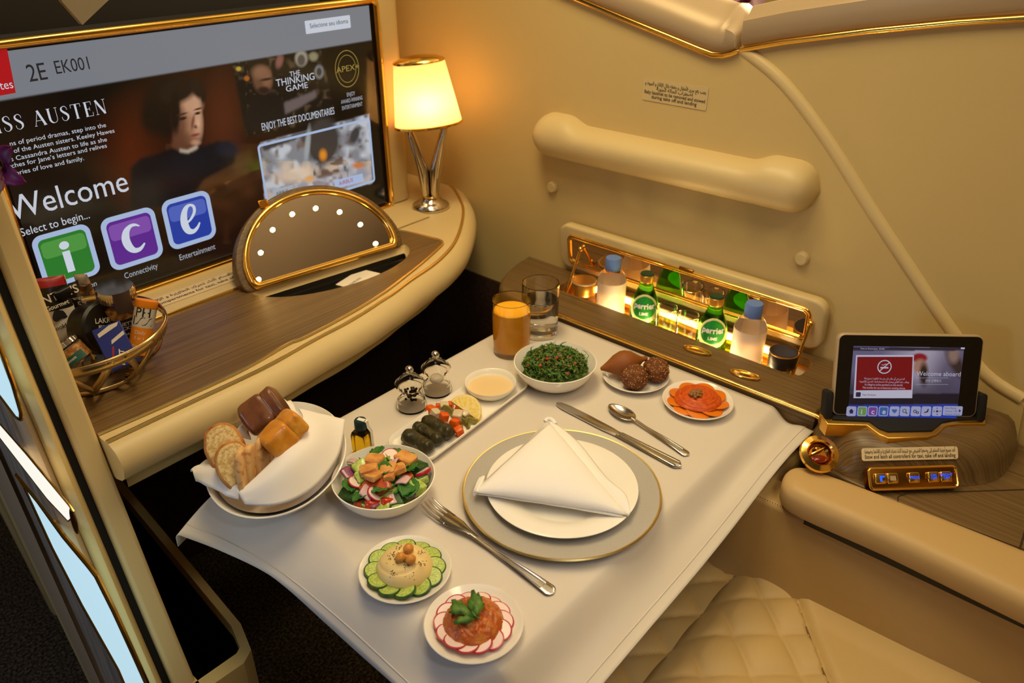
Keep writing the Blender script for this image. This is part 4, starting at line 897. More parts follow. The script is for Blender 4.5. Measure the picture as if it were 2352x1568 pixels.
# ------------------------------------------------------------------ padded wall rail, studs, wall placard
RL = thing('padded_rail', 'long rounded beige padded rail mounted on the side wall', 'rail', (WX-.03, .8, 1.04))
m = MB().mat('shell_smooth'); loops = []
a0, b0_ = XP(1241, 290, WX), XP(1890, 410, WX)
for k in range(61):
    t = k/60; y = a0.y+(b0_.y-a0.y)*t; e = min(t, 1-t)*abs(a0.y-b0_.y)
    rr_ = .047; end = math.sqrt(max(0, 1-max(0, 1-e/rr_)**2)) if e < rr_ else 1; end = max(end, .02)
    zc = 1.043+.006*t; drop = .016*max(0, min(1, (e-.085)/.05)); drop = drop*drop*(3*.016-2*drop)/(.016**2) if drop else 0
    top, bot = .049*end-drop, .047*end; l = []
    for j in range(17):
        a = PI*j/16; h = top if math.cos(a) > 0 else bot
        l.append((WX+.002-(.058*end**.7)*math.sin(a)**.85, y, zc+h*math.cos(a)))
    loops.append(l)
m.rings(loops); m.obj('pad', RL, auto=60)
for (x, y), lab in (((1268, 430), 'small round beige stud on the wall below the left end of the padded rail'), ((1841, 594), 'small round beige stud on the wall below the right end of the padded rail')):
    c = XP(x, y, WX-.006); m = MB().mat('shell_smooth'); m.lathe([(0, 0), (.0135, 0), (.0140, .003), (.0125, .010), (.010, .0125), (0, .013)], T=Matrix.Translation((WX+.001, c.y, c.z)) @ Matrix.Rotation(R(-90), 4, 'Y'), seg=32)
    tag(m.obj('wall_stud'), lab, 'stud', 'studs on the side wall')
tl_, tr_ = XP(1478, 183, WX), XP(1627, 204, WX); bl_ = XP(1477, 225, WX)
c = (tr_+bl_)/2; w_, h_ = abs(tl_.y-tr_.y), abs(tl_.z-bl_.z)
placard([(arabic('يجب رفع سرير الأطفال و حفظه خلال الإقلاع و الهبوط و'), .0094, 0, .009), (arabic('اضطراب الحالة الجوية'), .0094, 0, .0005), ('Baby bassinet to be removed and stowed', .0094, 0, -.0080), ('during take off and landing', .0094, 0, -.0160)], plane((WX-.0004, c.y, c.z), (0, -1, 0), (0, 0, 1)), w_, .043, 'small cream placard on the side wall above the padded rail', 'shell_smooth')
# ================================================================== table, cloth and place setting
XE, YE, XF, YF = .462, .422, 1.184, .966
TT = TZ-.0016
t = thing('dining_table', 'fold-out table under the white cloth beside the side console', 'table', (.82, .7, .6))
m = MB().mat('shell'); m.slab(ccw(rrect((XE+XF)/2, (YE+YF)/2, XF-XE-.006, YF-YE-.008, .02)), TT-.024, TT-.0006, .004, 3); m.obj('table_top', t, auto=40)
m = MB().mat('chrome'); m.box((1.12, .70, TT-.045), (.12, .10, .04)); m.obj('support_arm', t, bevel=.006)
hemL = spline([Z(x, y, z) for x, y, z in ((410, 1228, .690), (500, 1262, .678), (600, 1309, .668), (660, 1352, .664), (740, 1424, .660), (820, 1497, .657), (900, 1568, .655), (1010, 1668, .655))], 8)
hemN = spline([Z(x, y, z) for x, y, z in ((1869, 990, .708), (1790, 1078, .694), (1690, 1200, .678), (1550, 1372, .664), (1390, 1570, .652), (1250, 1735, .645))], 8)
def along(path, t):
    f = max(0, min(1, t))*(len(path)-1); i = min(len(path)-2, int(f)); return path[i].lerp(path[i+1], f-i)
NA, NB_, NX, NY = 16, 16, 70, 56
def clothpt(a, b, x, y):
    tl_ = (YF-y)/(YF-YE); tn = (XF-x)/(XF-XE); p = Vector((x, y, TZ))
    if a > 0:
        h = along(hemL, tl_*.95); e = Vector((XE, y, TZ)); d = h-e
        p += Vector((d.x*a, d.y*a, d.z*(a**1.5))) + Vector((0, 0, .012*math.sin(PI*a)*math.cos(tl_*9+.4)*(.3+.7*tl_)))
    if b > 0:
        h = along(hemN, tn*.93); e = Vector((x, YE, TZ)); d = h-e
        p += Vector((d.x*b, d.y*b, d.z*(math.sin(PI/2*b)**1.3))) + Vector((0, 0, -.016*math.sin(PI*min(1, b*1.25))**2*(.65+.35*math.sin(tn*6.5+.3)) + .006*b*math.sin(tn*9)))
    if a > 0 and b > 0: p.z -= .01*a*b
    else: p.z -= 0
    return p
cols = [(1-i/NA, XE) for i in range(NA)] + [(0, XE+(XF-XE)*i/NX) for i in range(NX+1)]
rows = [(1-j/NB_, YE) for j in range(NB_)] + [(0, YE+(YF-YE)*j/NY) for j in range(NY+1)]
m = MB().mat('linen'); vs = []
for b, y in rows:
    for a, x in cols:
        p = clothpt(a, b, x, y)
        if a == 0 and b == 0: p.z -= 0
        vs.append(p)
# short fall over the far edge
k = len(cols); nr = len(rows)
for dy, dz in ((.006, -.003), (.009, -.012), (.010, -.05)):
    for a, x in cols:
        p = clothpt(a, 0, x, YF); vs.append(p+Vector((-.4*dy*a, dy*(1-.6*a), dz*(1-.55*a))))
nr += 3
m.add(vs, [(j*k+i, j*k+i+1, (j+1)*k+i+1, (j+1)*k+i) for j in range(nr-1) for i in range(k-1)])
o = m.obj('tablecloth', auto=0, solid=-.0012); tag(o, 'white linen cloth spread over the table and drooping at two sides', 'tablecloth')
T0 = TZ+.0004
m = MB().mat('linen')
m.tube([clothpt(0, .80, XE+(XF-XE)*i/60, YE)+Vector((0, 0, .0004)) for i in range(61)], .0008, 6); m.tube([clothpt(.86, 0, XE, YE+(YF-YE)*i/60)+Vector((0, 0, .0004)) for i in range(61)], .0008, 6); m.obj('hem', o)
# ------------------------------------------------------------------ plates
def dish(name, label, c, r, h, foot=.55, deep=.5, matn='porcelain', cat='plate', group=None, part=None, lip=.0022):
    prof = [(0, .001), (r*foot*.9, .001), (r*foot*.94, 0), (r*foot, 0), (r*foot+.002, .003)]
    for q in range(1, 7):
        t = q/6; prof.append((r*foot+.002+(r-r*foot-.002)*(t**deep), .003+(h-.003)*t**1.3))
    prof += [(r+.0004, h+lip*.5), (r-lip*.3, h+lip), (r-lip, h+lip*.6)]
    for q in range(5, -1, -1):
        t = q/6; prof.append((max(.001, r*foot-lip+(r-r*foot)*(t**deep)), .0045+(h-.003)*t**1.3))
    prof += [(r*foot*.8, .0045), (0, .0042)]
    m = MB().mat(matn); m.lathe(prof, c, 72); o = m.obj(name, auto=50); return tag(o, label, cat, group)
cx, cy = .748, .554
CH = thing('charger_plate', 'large grey charger plate with a thin gold rim in the middle of the table', 'plate', (cx, cy, T0))
R0 = .1478
m = MB().mat('grey_glaze'); m.lathe([(0, .002), (.085, .002), (.088, 0), (.094, 0), (.098, .003), (.122, .0105), (R0, .0145), (R0, .0165), (.122, .0128), (.100, .0062), (.093, .0050), (0, .0050)], (cx, cy, T0), 96); m.obj('plate', CH, auto=40)
m = MB().mat('gold_line'); m.lathe([(R0+.0002, .0140), (R0+.0010, .0155), (R0-.0006, .0172), (R0-.0026, .0166)], (cx, cy, T0), 96); m.obj('gold_rim', CH)
rp = .1130; zp = T0+.0056
m = MB().mat('porcelain'); m.lathe([(0, .001), (.060, .001), (.063, 0), (.068, 0), (.070, .003), (.074, .0065), (rp, .0165), (rp+.0004, .0180), (rp-.0012, .0188), (.076, .0108), (.070, .0065), (.064, .0052), (0, .0052)], (cx, cy, zp), 96)
o = m.obj('dinner_plate', auto=40); tag(o, 'white dinner plate on the grey charger holding a folded napkin', 'plate')
# folded napkin
NK = thing('napkin', 'white linen napkin folded to a triangle on the dinner plate', 'napkin', (cx, cy, zp+.02))
def sheet(mb, A, B, Cc, puff, sag=.0, n=22, wob=.0, seed=0):
    A, B, Cc = Vector(A), Vector(B), Vector(Cc); vs = []; idx = {}
    for i in range(n+1):
        for j in range(n+1-i):
            u, v = i/n, j/n; w = 1-u-v
            p = A*w + B*u + Cc*v
            p.z += puff*max(0, 27*u*v*w)**.6 + .0016*noise.noise(Vector((u*5, v*5, seed)))*(1 if u*v*w > 0 else .3)
            if wob: p += Vector((0, 0, wob*math.sin(v*PI*2.4)*w*4*v))
            idx[i, j] = len(vs); vs.append(p)
    fs = []
    for i in range(n):
        for j in range(n-i):
            fs.append((idx[i, j], idx[i+1, j], idx[i, j+1]))
            if i+j < n-1: fs.append((idx[i+1, j], idx[i+1, j+1], idx[i, j+1]))
    mb.add(vs, fs)
nz = zp+.0235
nA, nB, nC = Z(1262, 968, nz+.014), Z(1086, 1128, nz+.006), Z(1444, 1182, nz)
m = MB().mat('napkin'); sheet(m, nA, nB, nC, .022); m.obj('upper_fold', NK, auto=0, solid=-.0022)
m = MB().mat('napkin'); sheet(m, Z(1257, 966, nz+.012), Z(1090, 1132, nz), Z(1432, 1186, nz-.003), .012, seed=3); m.obj('lower_fold', NK, auto=0, solid=-.003)
m = MB().mat('napkin')
e0 = spline([Z(1258, 968, nz+.011), Z(1310, 1010, nz+.006), Z(1358, 1080, nz+.001), Z(1405, 1110, nz), Z(1432, 1150, nz), Z(1446, 1180, nz)], 7)
e1 = [nA.lerp(nC, i/(len(e0)-1))+Vector((-.012*math.sin(PI*i/(len(e0)-1)), 0, -.003)) for i in range(len(e0))]
e2 = spline([Z(1262, 968, nz+.013), Z(1290, 985, nz+.012), Z(1332, 1022, nz+.010), Z(1392, 1098, nz+.007), Z(1436, 1136, nz+.005), Z(1448, 1178, nz+.001)], 7)
for q, (s0_, s1_) in enumerate(((e1, e0), (e1, e2))):
    m.grid(lambda u, v, s0_=s0_, s1_=s1_: along(s0_, v).lerp(along(s1_, v), u)+Vector((0, 0, .007*math.sin(PI*u)*math.sin(PI*v))), 8, 36)
m.obj('side_fold', NK, auto=0, solid=-.0016)
m = MB().mat('napkin'); 
for q in range(3):
    a, b = Z(1089+q*3, 1136-q*3, nz-.001+q*.003), Z(1103+q*4, 1098-q*2, nz+.001+q*.003); m.tube([a, a.lerp(b, .3), a.lerp(b, .7), b], [.0022, .0032, .0032, .0022], 8)
m.obj('rolled_end', NK); m = MB().mat('napkin'); m.tube(spline([Z(1252, 968, nz+.012), Z(1258, 962, nz+.014), Z(1268, 964, nz+.015), Z(1276, 974, nz+.014)], 4), .0035, 8); m.obj('rolled_end', NK)
# ------------------------------------------------------------------ cutlery: local y runs from the handle's end to the tip
def ring(w, th, z, y, n=16): return [(w*math.cos(2*PI*k/n), y, z+th*math.sin(2*PI*k/n)) for k in range(n)]
def handle(m, y0, y1, w0, wm, z):
    L_ = y1-y0; loops = []
    for k in range(35):
        t = (k/34)**1.5; w = w0*(1-t)**1.2+wm*t if t > .12 else 0
        w = (w0*(1-.66*min(1, t/.75))) if t < .75 else w0*.34+(wm-w0*.34)*((t-.75)/.25)
        if t < .06: w *= math.sqrt(max(0.03, 1-(1-t/.06)**2))
        zz = z+.004*math.sin(PI*t)*.8+.006*max(0, t-.6)**1.5*4
        loops.append(ring(w, .0017, zz, y0+L_*t))
    m.rings(loops)
    for s in (-.62, 0, .62):
        pts = []
        for k in range(3, 25):
            t = k/26; w = (w0*(1-.66*min(1, t/.75))) if t < .75 else w0*.34
            pts.append((s*w, y0+L_*t, z+.0013+.004*math.sin(PI*t)*.8+.006*max(0, t-.6)**1.5*4))
        m.tube(pts, [.0013-.0005*i/21 for i in range(22)], 6)
def place(T, tip, end, z=T0+.0022):
    a, b = Z(*tip, z), Z(*end, z); d = a-b; T.location = (b.x, b.y, z); T.rotation_euler = (0, 0, math.atan2(d.y, d.x)-PI/2)
    BASE[T] = Matrix.Translation(T.location) @ Matrix.Rotation(T.rotation_euler.z, 4, 'Z'); return d.length
FK = thing('fork', 'steel dinner fork lying to the left of the charger plate', 'fork', (0, 0, 0)); L_ = place(FK, (980, 1163), (1272, 1362))
m = MB().mat('steel'); handle(m, 0, L_*.62, .0105, .0045, .0); m.obj('handle', FK, world=False)
m = MB().mat('steel'); hy = L_*.60; hz = .0055
lp = []
for t, w, z in ((0, .0044, hz), (.12, .006, hz+.001), (.3, .0105, hz+.0005), (.5, .0125, hz-.001), (.62, .0128, hz-.0012)): lp.append(ring(w, .0016, z, hy+L_*.4*t))
m.rings(lp)
for s in (-1, -.34, .34, 1):
    m.tube([(s*.0108, hy+L_*.40*.50, hz-.001), (s*.0112, hy+L_*.40*.64, hz-.001), (s*.0112, hy+L_*.40*.80, hz+.000), (s*.0106, hy+L_*.40*.94, hz+.004), (s*.0104, hy+L_*.40, hz+.006)], [.0020, .0021, .0018, .0013, .0006], 8, flat=.8)
m.obj('tines', FK, world=False)
KN = thing('table_knife', 'steel table knife lying to the right of the charger plate', 'knife', (0, 0, 0)); L_ = place(KN, (1278, 926), (1564, 1073))
m = MB().mat('steel'); lp = []
for k in range(21):
    t = k/20; w = .0108-.0040*t; w *= math.sqrt(max(.03, 1-(1-t/.1)**2)) if t < .1 else 1; lp.append(ring(w, .0034, .0018, L_*.48*t))
m.rings(lp)
for s in (-.6, .6): m.tube([(s*(.0108-.004*k/20), L_*.48*k/20, .0048) for k in range(1, 20)], .0013, 6)
m.obj('handle', KN, world=False)
m = MB().mat('steel'); bl = [(-.0062, L_*.475), (.0062, L_*.475), (.0085, L_*.55), (.0095, L_*.75), (.0090, L_*.90), (.0060, L_*.975), (.0, L_), (-.0050, L_*.985), (-.0080, L_*.94), (-.0085, L_*.6)]
m.slab(bl, .0008, .0026, .0006, 2); m.obj('blade', KN, world=False, auto=30)
SP = thing('teaspoon', 'steel teaspoon beside the knife below the orange dip plate', 'spoon', (0, 0, 0)); L_ = place(SP, (1400, 935), (1581, 1045))
m = MB().mat('steel'); handle(m, 0, L_*.70, .0085, .0030, .0); m.obj('handle', SP, world=False)
m = MB().mat('steel'); by = L_*.84; a_, b_ = .0158, L_*.165
lp = []
for k in range(11):
    q = max(.02, k/10); lp.append([(a_*q*math.cos(2*PI*j/36)*(1-.14*math.sin(2*PI*j/36)), by+b_*q*math.sin(2*PI*j/36), .0062-.0062*(1-q*q)) for j in range(36)])
m.rings(lp, True, True, False); m.obj('bowl', SP, world=False, solid=.0012, auto=0)
m = None
# ------------------------------------------------------------------ glasses
mat('juice', (255, 170, 22), .35, var=(60, (255, 190, 46), .3, .7))
mat('juice_foam', (250, 190, 80), .5)
ja = Z(1175, 806, T0); wa = Z(1240, 764, T0)
J = tumbler('juice_glass', 'short glass of orange juice at the far edge of the table', ja, .0375, .1145, base=.012)
m = MB().mat('juice'); r = .0375; m.lathe([(0, .0118), (r*.94-.0014, .0118), (r*.962-.0013, .016), (r*.97-.0013, .034), (r*.985-.0013, .069), (r*.995-.0013, .0925), (0, .0925)], seg=48); m.obj('orange_juice', J, world=False)
Wt = tumbler('water_glass', 'short glass of water behind the orange juice', wa, .0375, .1145, base=.012)
m = MB().mat('water'); m.lathe([(0, .0119), (r*.94-.0016, .0119), (r*.962-.0014, .016), (r*.97-.0014, .034), (r*.985-.0014, .069), (r*.989-.0014, .0785), (0, .0785)], seg=64); m.obj('water', Wt, world=False, auto=18)
# ------------------------------------------------------------------ mills and oil
def mill(name, label, c, fill):
    T = thing(name, label, 'mill', c, group='salt and pepper mills')
    def sm(pr): return [(max(0, v.x), v.y) for v in spline([Vector((a, b, 0)) for a, b in pr], 4)]
    def sm(pr): return [(max(0, v.x), v.y) for v in spline([Vector((a, b, 0)) for a, b in pr], 4)]
    def hollow(pr, th): return pr + [(max(0, r_-th), z_) for r_, z_ in reversed(pr)]
    o_ = sm([(.0262, .0008), (.0272, .004), (.0268, .009), (.0238, .0135), (.0242, .0175), (.0200, .023), (.0168, .030), (.0168, .037), (.0200, .0412)])
    m = MB().mat('acrylic'); m.lathe([(0, 0), (.0250, 0)] + o_ + [(.0192, .0418), (.0178, .0412)] + [(r_-.0024, max(.0035, z_)) for r_, z_ in reversed(o_[1:-1])] + [(0, .0035)], seg=48); m.obj('body', T, world=False, auto=25)
    c_ = sm([(.0232, .0428), (.0264, .0465), (.0266, .0510), (.0228, .0550), (.0185, .060), (.0125, .0660), (.006, .0692)])
    m = MB().mat('acrylic'); m.lathe([(.0195, .0422), (.0220, .0422)] + c_ + [(0, .0697), (0, .0672)] + [(max(.0008, r_-.0024), z_-.0016) for r_, z_ in reversed(c_[1:])] + [(.0195, .0424)], seg=48); m.obj('grinder_cap', T, world=False, auto=25)
    m = MB().mat('steel'); m.lathe([(.0035, .0685), (.0035, .0705), (.0065, .0725), (.0078, .0770), (.0062, .0815), (.003, .0838), (0, .0841)], seg=24); m.obj('knob', T, world=False)
    m = MB(); random.seed(5)
    if fill == 'pepper':
        m.mat('black_matte')
        for i in range(42):
            a, q = random.random()*6.3, random.random()**.5*.0125; m.lump((q*math.cos(a), q*math.sin(a), .020+random.random()*.016), (.0024,)*3, amp=.3, freq=3, seed=i, nu=8, nv=6)
        m.obj('peppercorns', T, world=False)['kind'] = 'stuff'
    else:
        m.mat('porcelain').lump((0, 0, .027), (.0125, .0125, .008), amp=.15, freq=3, nu=16, nv=10); m.obj('salt', T, world=False)
    return T
mill('pepper_mill', 'small clear mill holding black peppercorns, nearer the oil bottle', Z(946, 934, T0), 'pepper')
mill('salt_mill', 'small clear mill holding white salt behind the pepper mill', Z(1004, 898, T0), 'salt')
mat('oil', (232, 196, 40), .03, trans=1, ior=1.08); mat('cap_teal', (10, 52, 54), .35)
oc = Z(836, 1040, T0)
OB = thing('oil_bottle', 'tiny square bottle of golden oil with a dark teal cap', 'bottle', oc, R(18))
def rsq(w, r): return rrect(0, 0, w, w, r, 4)
m = MB().mat('glass'); w = .0275
m.rings([[(p[0], p[1], z) for p in rsq(ww, rr)] for ww, rr, z in ((w*.96, .003, 0), (w, .0035, .002), (w, .0035, .040), (w*.92, .005, .044), (w*.6, .007, .049), (w*.55, .007, .051))]); m.obj('bottle', OB, world=False)
m = MB().mat('oil'); m.rings([[(p[0], p[1], z) for p in rsq(ww, .003)] for ww, z in ((w*.9, .002), (w*.93, .004), (w*.93, .039), (w*.85, .0425))]); m.obj('oil', OB, world=False)
m = MB().mat('cap_teal'); m.lathe([(.0098, .050), (.0104, .051), (.0100, .064), (.0088, .066), (0, .066)], seg=30); m.obj('cap', OB, world=False)
m = MB().mat('paper'); m.rings([[(x-.0035, y, z), (x+.0035, y, z), (x+.0035, y+.0003, z+.0003), (x-.0035, y+.0003, z+.0003)] for x, y, z in ((0, .004, .0666), (0, -.006, .0666), (0.002, -.0110, .0645), (.004, -.0115, .052), (.007, -.0142, .043), (.007, -.0144, .016))]); m.obj('seal_strip', OB, world=False)
# ================================================================== food
from mathutils import Euler
random.seed(11)
def rot(o, a): return Matrix.Translation(o) @ Euler(a).to_matrix().to_4x4()
mat('crust', (200, 132, 56), .6, var=(60, (150, 84, 32), .4, .65), bump=(120, .5, .002)); mat('crumb', (236, 206, 142), .8, var=(190, (206, 168, 96), .42, .6), bump=(260, .8, .002))
mat('dark_roll', (122, 72, 34), .42, var=(40, (88, 48, 22), .4, .65), bump=(90, .5, .002), coat=.25); mat('yellow_roll', (218, 140, 36), .38, var=(45, (232, 168, 66), .45, .7), bump=(80, .35, .002), coat=.25)
mat('pita', (226, 180, 118), .7, var=(90, (190, 126, 66), .52, .68), bump=(120, .3, .001)); mat('oat', (238, 214, 160), .7)
mat('cuke', (150, 178, 62), .3, var=(260, (190, 206, 110), .35, .6), coat=.3); mat('cuke_skin', (26, 62, 18), .4, var=(120, (44, 88, 26), .4, .6)); mat('cuke_seed', (206, 214, 140), .3, coat=.3)
mat('radish', (240, 214, 206), .35, sss=.0, coat=.2); mat('radish_skin', (176, 20, 50), .35, coat=.3)
mat('hummus', (234, 204, 136), .42, bump=(70, .25, .0015)); mat('chickpea', (206, 138, 54), .4, coat=.2); mat('zaatar', (70, 44, 22), .8)
mat('eggplant', (178, 84, 22), .36, var=(85, (206, 128, 54), .42, .66), bump=(110, 1.0, .004), coat=.2)
mat('parsley', (52, 96, 24), .5, var=(120, (92, 128, 40), .4, .6)); mat('parsley_d', (42, 76, 22), .55, var=(140, (104, 122, 48), .45, .65)); mat('bulgur', (176, 142, 84), .6); mat('tomato_bit', (196, 70, 34), .35)
mat('pepper_slice', (230, 122, 8), .35, coat=.15); mat('muhammara', (196, 68, 0), .55, var=(140, (212, 92, 2), .4, .62), bump=(90, .6, .002, (1, 1, 4)), coat=.12); mat('walnut', (150, 104, 50), .5, bump=(200, .8, .002))
mat('kibbeh', (140, 78, 24), .6, bump=(260, .5, .0012)); mat('falafel', (112, 62, 24), .75, bump=(220, 1.0, .003)); mat('sesame', (214, 172, 104), .5)
mat('crouton', (222, 160, 84), .6, var=(90, (194, 122, 54), .42, .68), bump=(160, .5, .0015)); mat('tomato', (186, 52, 22), .25, coat=.4); mat('tomato_flesh', (196, 92, 48), .3, var=(120, (176, 66, 34), .4, .6), coat=.4)
mat('onion', (214, 176, 178), .3, coat=.3); mat('onion_purple', (142, 74, 112), .3, coat=.3); mat('mint', (54, 112, 36), .5, bump=(170, .6, .0015)); mat('lettuce', (130, 166, 52), .45, var=(60, (172, 196, 90), .4, .65))
mat('dolma', (56, 50, 20), .42, var=(70, (36, 34, 14), .4, .65), bump=(75, 1.0, .004), coat=.15); mat('carrot', (226, 92, 8), .4, coat=.15); mat('turnip', (226, 206, 168), .3, trans=.15, coat=.3); mat('pickle', (140, 132, 50), .3, coat=.3)
mat('lemon', (244, 206, 70), .35, var=(160, (250, 226, 130), .4, .62), coat=.3); mat('lemon_rind', (240, 190, 30), .4); mat('pith', (246, 226, 160), .5); mat('tahini', (232, 204, 150), .3)
R_B = .0752
def dome(x, y, c, R_, zb, h, lift=0.):
    z = c[2]+zb+h*.6
    for _ in range(14):
        q = Z(x, y, z); r = math.hypot(q.x-c[0], q.y-c[1])/R_; z = .5*z+.5*(c[2]+zb+h*max(0, 1-r*r))
    return Z(x, y, z+lift)
def bowl(name, label, c, r=R_B, h=.044):
    prof = [(0, .002), (.030, .002), (.033, 0), (.037, 0), (.042, .003), (.058, .014), (.069, .028), (r, h), (r+.0004, h+.0015), (r-.0012, h+.002), (r-.0024, h), (.0665, .029), (.056, .0165), (.040, .006), (0, .005)]
    m = MB().mat('porcelain'); m.lathe(prof, c, 72); return tag(m.obj(name, auto=50), label, 'bowl')
def single(name, mb, label, cat, group=None, **k): return tag(mb.obj(name, **k), label, cat, group)
def cyl_slice(mb, M, r, th, skin, flesh, seeds=None, arc=2*PI, n=28):
    pts = [(r*math.cos(arc*k/n), r*math.sin(arc*k/n)) for k in range(n if arc > 6 else n+1)]
    mb.mat(skin); mb.slab(pts, -th/2, th/2, th*.25, 2, T=M, rb=th*.2)
    inn = [(p[0]*.88, p[1]*.88) for p in pts]
    mb.mat(flesh)
    for s in (1, -1): mb.add([(p[0], p[1], s*(th/2+.0002)) for p in inn], [tuple(range(len(inn))) if s > 0 else tuple(range(len(inn)-1, -1, -1))], M)
    if seeds:
        mb.mat(seeds)
        for k in range(12):
            a = k*PI/6; q = r*(.40+.1*(k % 2))
            mb.add([(q*math.cos(a)+dx*math.cos(a)-dy*math.sin(a), q*math.sin(a)+dx*math.sin(a)+dy*math.cos(a), th/2+.0004) for dx, dy in ((.0024, 0), (0, .0008), (-.0024, 0), (0, -.0008))], [(0, 1, 2, 3)], M)
def leaf(mb, M, L_, w, fold=.25, curl=.2, n=10):
    mb.grid(lambda u, v: ((u-.5)*2*w*(math.sin(PI*min(1, v*.96+.02))**.75), L_*(v-.5), abs(u-.5)*2*w*fold + curl*L_*(v-.5)**2*(-1) + .0012*math.sin(v*26)*abs(u-.5)*2), 6, n, T=M)
def chunk(mb, M, d, seed, r=.25, power=.35, amp=.12):
    mb.lump((0, 0, 0), (d[0]/2, d[1]/2, d[2]/2), amp=amp, freq=1.6, seed=seed, nu=16, nv=10, power=power, T=M)
# ---- tabbouleh
tc = (.991, .760, T0); bowl('tabbouleh_bowl', 'white bowl of chopped green parsley salad beside the glasses', tc)
m = MB().mat('parsley_d'); m.lump((tc[0], tc[1], T0+.034), (.054, .054, .019), amp=.35, freq=2.6, seed=3, nu=40, nv=22)
rnd = random.Random(4)
def flakes(mb, c, rad, n, matn, s, zj=.006, base=.030, hh=.026):
    mb.mat(matn)
    for i in range(n):
        a, q = rnd.random()*2*PI, math.sqrt(rnd.random()); r = rad*q; z = base+hh*math.sqrt(max(0, 1-q*q*.92))*(1+.30*noise.noise(Vector((a*2, q*4, 1))))+rnd.uniform(-.002, zj)
        M = rot((c[0]+r*math.cos(a), c[1]+r*math.sin(a), c[2]+z), (rnd.uniform(-.9, .9), rnd.uniform(-.9, .9), rnd.random()*6.3)); l, w = s*rnd.uniform(.6, 1.5), s*rnd.uniform(.25, .5)
        mb.add([(-l, 0, 0), (-l*.3, w, .0008), (l*.4, w*.9, -.0005), (l, 0, .0012), (l*.3, -w, .0004), (-l*.4, -w*.8, -.0008)], [(0, 5, 4, 3, 2, 1)], M)
flakes(m, tc, .058, 900, 'parsley', .0042); flakes(m, tc, .058, 700, 'parsley_d', .0046)
m.mat('parsley')
for i in range(46):
    a = rnd.random()*6.28; r = rnd.uniform(.046, .063); M = rot((tc[0]+r*math.cos(a), tc[1]+r*math.sin(a), T0+rnd.uniform(.036, .050)), (rnd.uniform(-.7, .7), rnd.uniform(-.7, .7), rnd.random()*6.3)); m.tube([(-.008, 0, 0), (0, .002, .001), (.008, 0, -.001)], [.0006, .0012, .0005], 5, T=M, flat=.5)
m.mat('bulgur')
for i in range(620):
    a, q = rnd.random()*6.28, rnd.random()**.6; q2 = .054*q; m.lump((tc[0]+q2*math.cos(a), tc[1]+q2*math.sin(a), T0+.031+.026*math.sqrt(1-.9*q*q)+rnd.uniform(-.001, .004)), (.0016, .0012, .0011), nu=6, nv=4, rot=(0, 0, a))
tag(m.obj('tabbouleh', auto=50), 'green chopped parsley salad heaped in the bowl beside the glasses', 'salad', kind='stuff')
def held_t(x, y):
    q = dome(x, y, tc, .066, .034, .026, .001); d = Vector((q.x-tc[0], q.y-tc[1], 0)); return q if d.length < .052 else Vector((tc[0]+d.x*.052/d.length, tc[1]+d.y*.052/d.length, T0+.045))
for x, y in ((1259, 793), (1326, 797), (1335, 805), (1278, 822), (1320, 835), (1207, 843), (1257, 824), (1303, 858), (1337, 790), (1240, 840)):
    m = MB().mat('tomato_bit'); chunk(m, rot(held_t(x, y), (rnd.random(), rnd.random(), rnd.random()*3)), (.0075, .006, .005), x, power=.5); single('tomato_dice', m, 'tiny red tomato dice on the chopped parsley salad', 'tomato', 'tomato dice on the parsley salad')
# ---- kibbeh and falafel
kc = (1.094, .651, T0); dish('fritter_plate', 'small white plate with a pointed croquette and two sesame fritters', kc, .0615, .0125)
a, b = Z(1379, 847, T0+.028), Z(1487, 822, T0+.040); ax = (b-a); L_ = ax.length; M = plane(a, ax.cross(Vector((0, 0, 1))), Vector((0, 0, 1)).cross(ax.cross(Vector((0, 0, 1))))); X = ax.normalized(); yv = Vector((0, 0, 1)).cross(X).normalized(); zv = X.cross(yv); Mk = Matrix((yv, zv, X)).transposed().to_4x4(); Mk.translation = a
m = MB().mat('kibbeh'); prof = [(0, 0), (.003, .001), (.006, .008), (.011, .018), (.019, .032), (.0235, .046), (.0235, .056), (.019, .069), (.011, .080), (.0062, .087), (.0048, .091), (.0052, .096), (.0035, .099), (0, .0995)]
m.lathe([(r_*1.02, z_*L_/.0995) for r_, z_ in prof], (0, 0, 0), 40, T=Mk); single('kibbeh', m, 'smooth brown pointed croquette at the back of the small plate', 'croquette')
for (x, y, zc, rd, lab) in ((1458, 866, .026, (.0275, .0245, .0225), 'round brown sesame fritter at the front of the small plate'), (1507, 849, .026, (.0270, .0235, .0220), 'round brown sesame fritter at the right of the small plate')):
    c = Z(x, y, T0+zc); T = thing('falafel', lab, 'fritter', c, group='sesame fritters'); m = MB().mat('falafel'); m.lump(c, rd, rot=(.2, .1, .6), amp=.14, freq=2.4, seed=x, nu=36, nv=22); m.obj('fritter', T)
    m = MB().mat('sesame'); rnd2 = random.Random(x)
    for i in range(120):
        d = Vector((rnd2.gauss(-.25, .6), rnd2.gauss(-.3, .6), rnd2.gauss(.55, .5))).normalized(); q = Euler((.2, .1, .6)).to_matrix(); k = 1+.14*noise.noise((q.inverted() @ d)*2.4+Vector((x*3.7, x*1.3, x*5.1))); l = q.inverted() @ d
        p = c + q @ Vector((l.x*rd[0]*k, l.y*rd[1]*k, l.z*rd[2]*k))*1.0; m.lump(p, (.0013, .0007, .0006), rot=(rnd2.random()*3, rnd2.random()*3, rnd2.random()*3), nu=7, nv=5)
    tag(m.obj('sesame_seeds', T), kind='stuff')
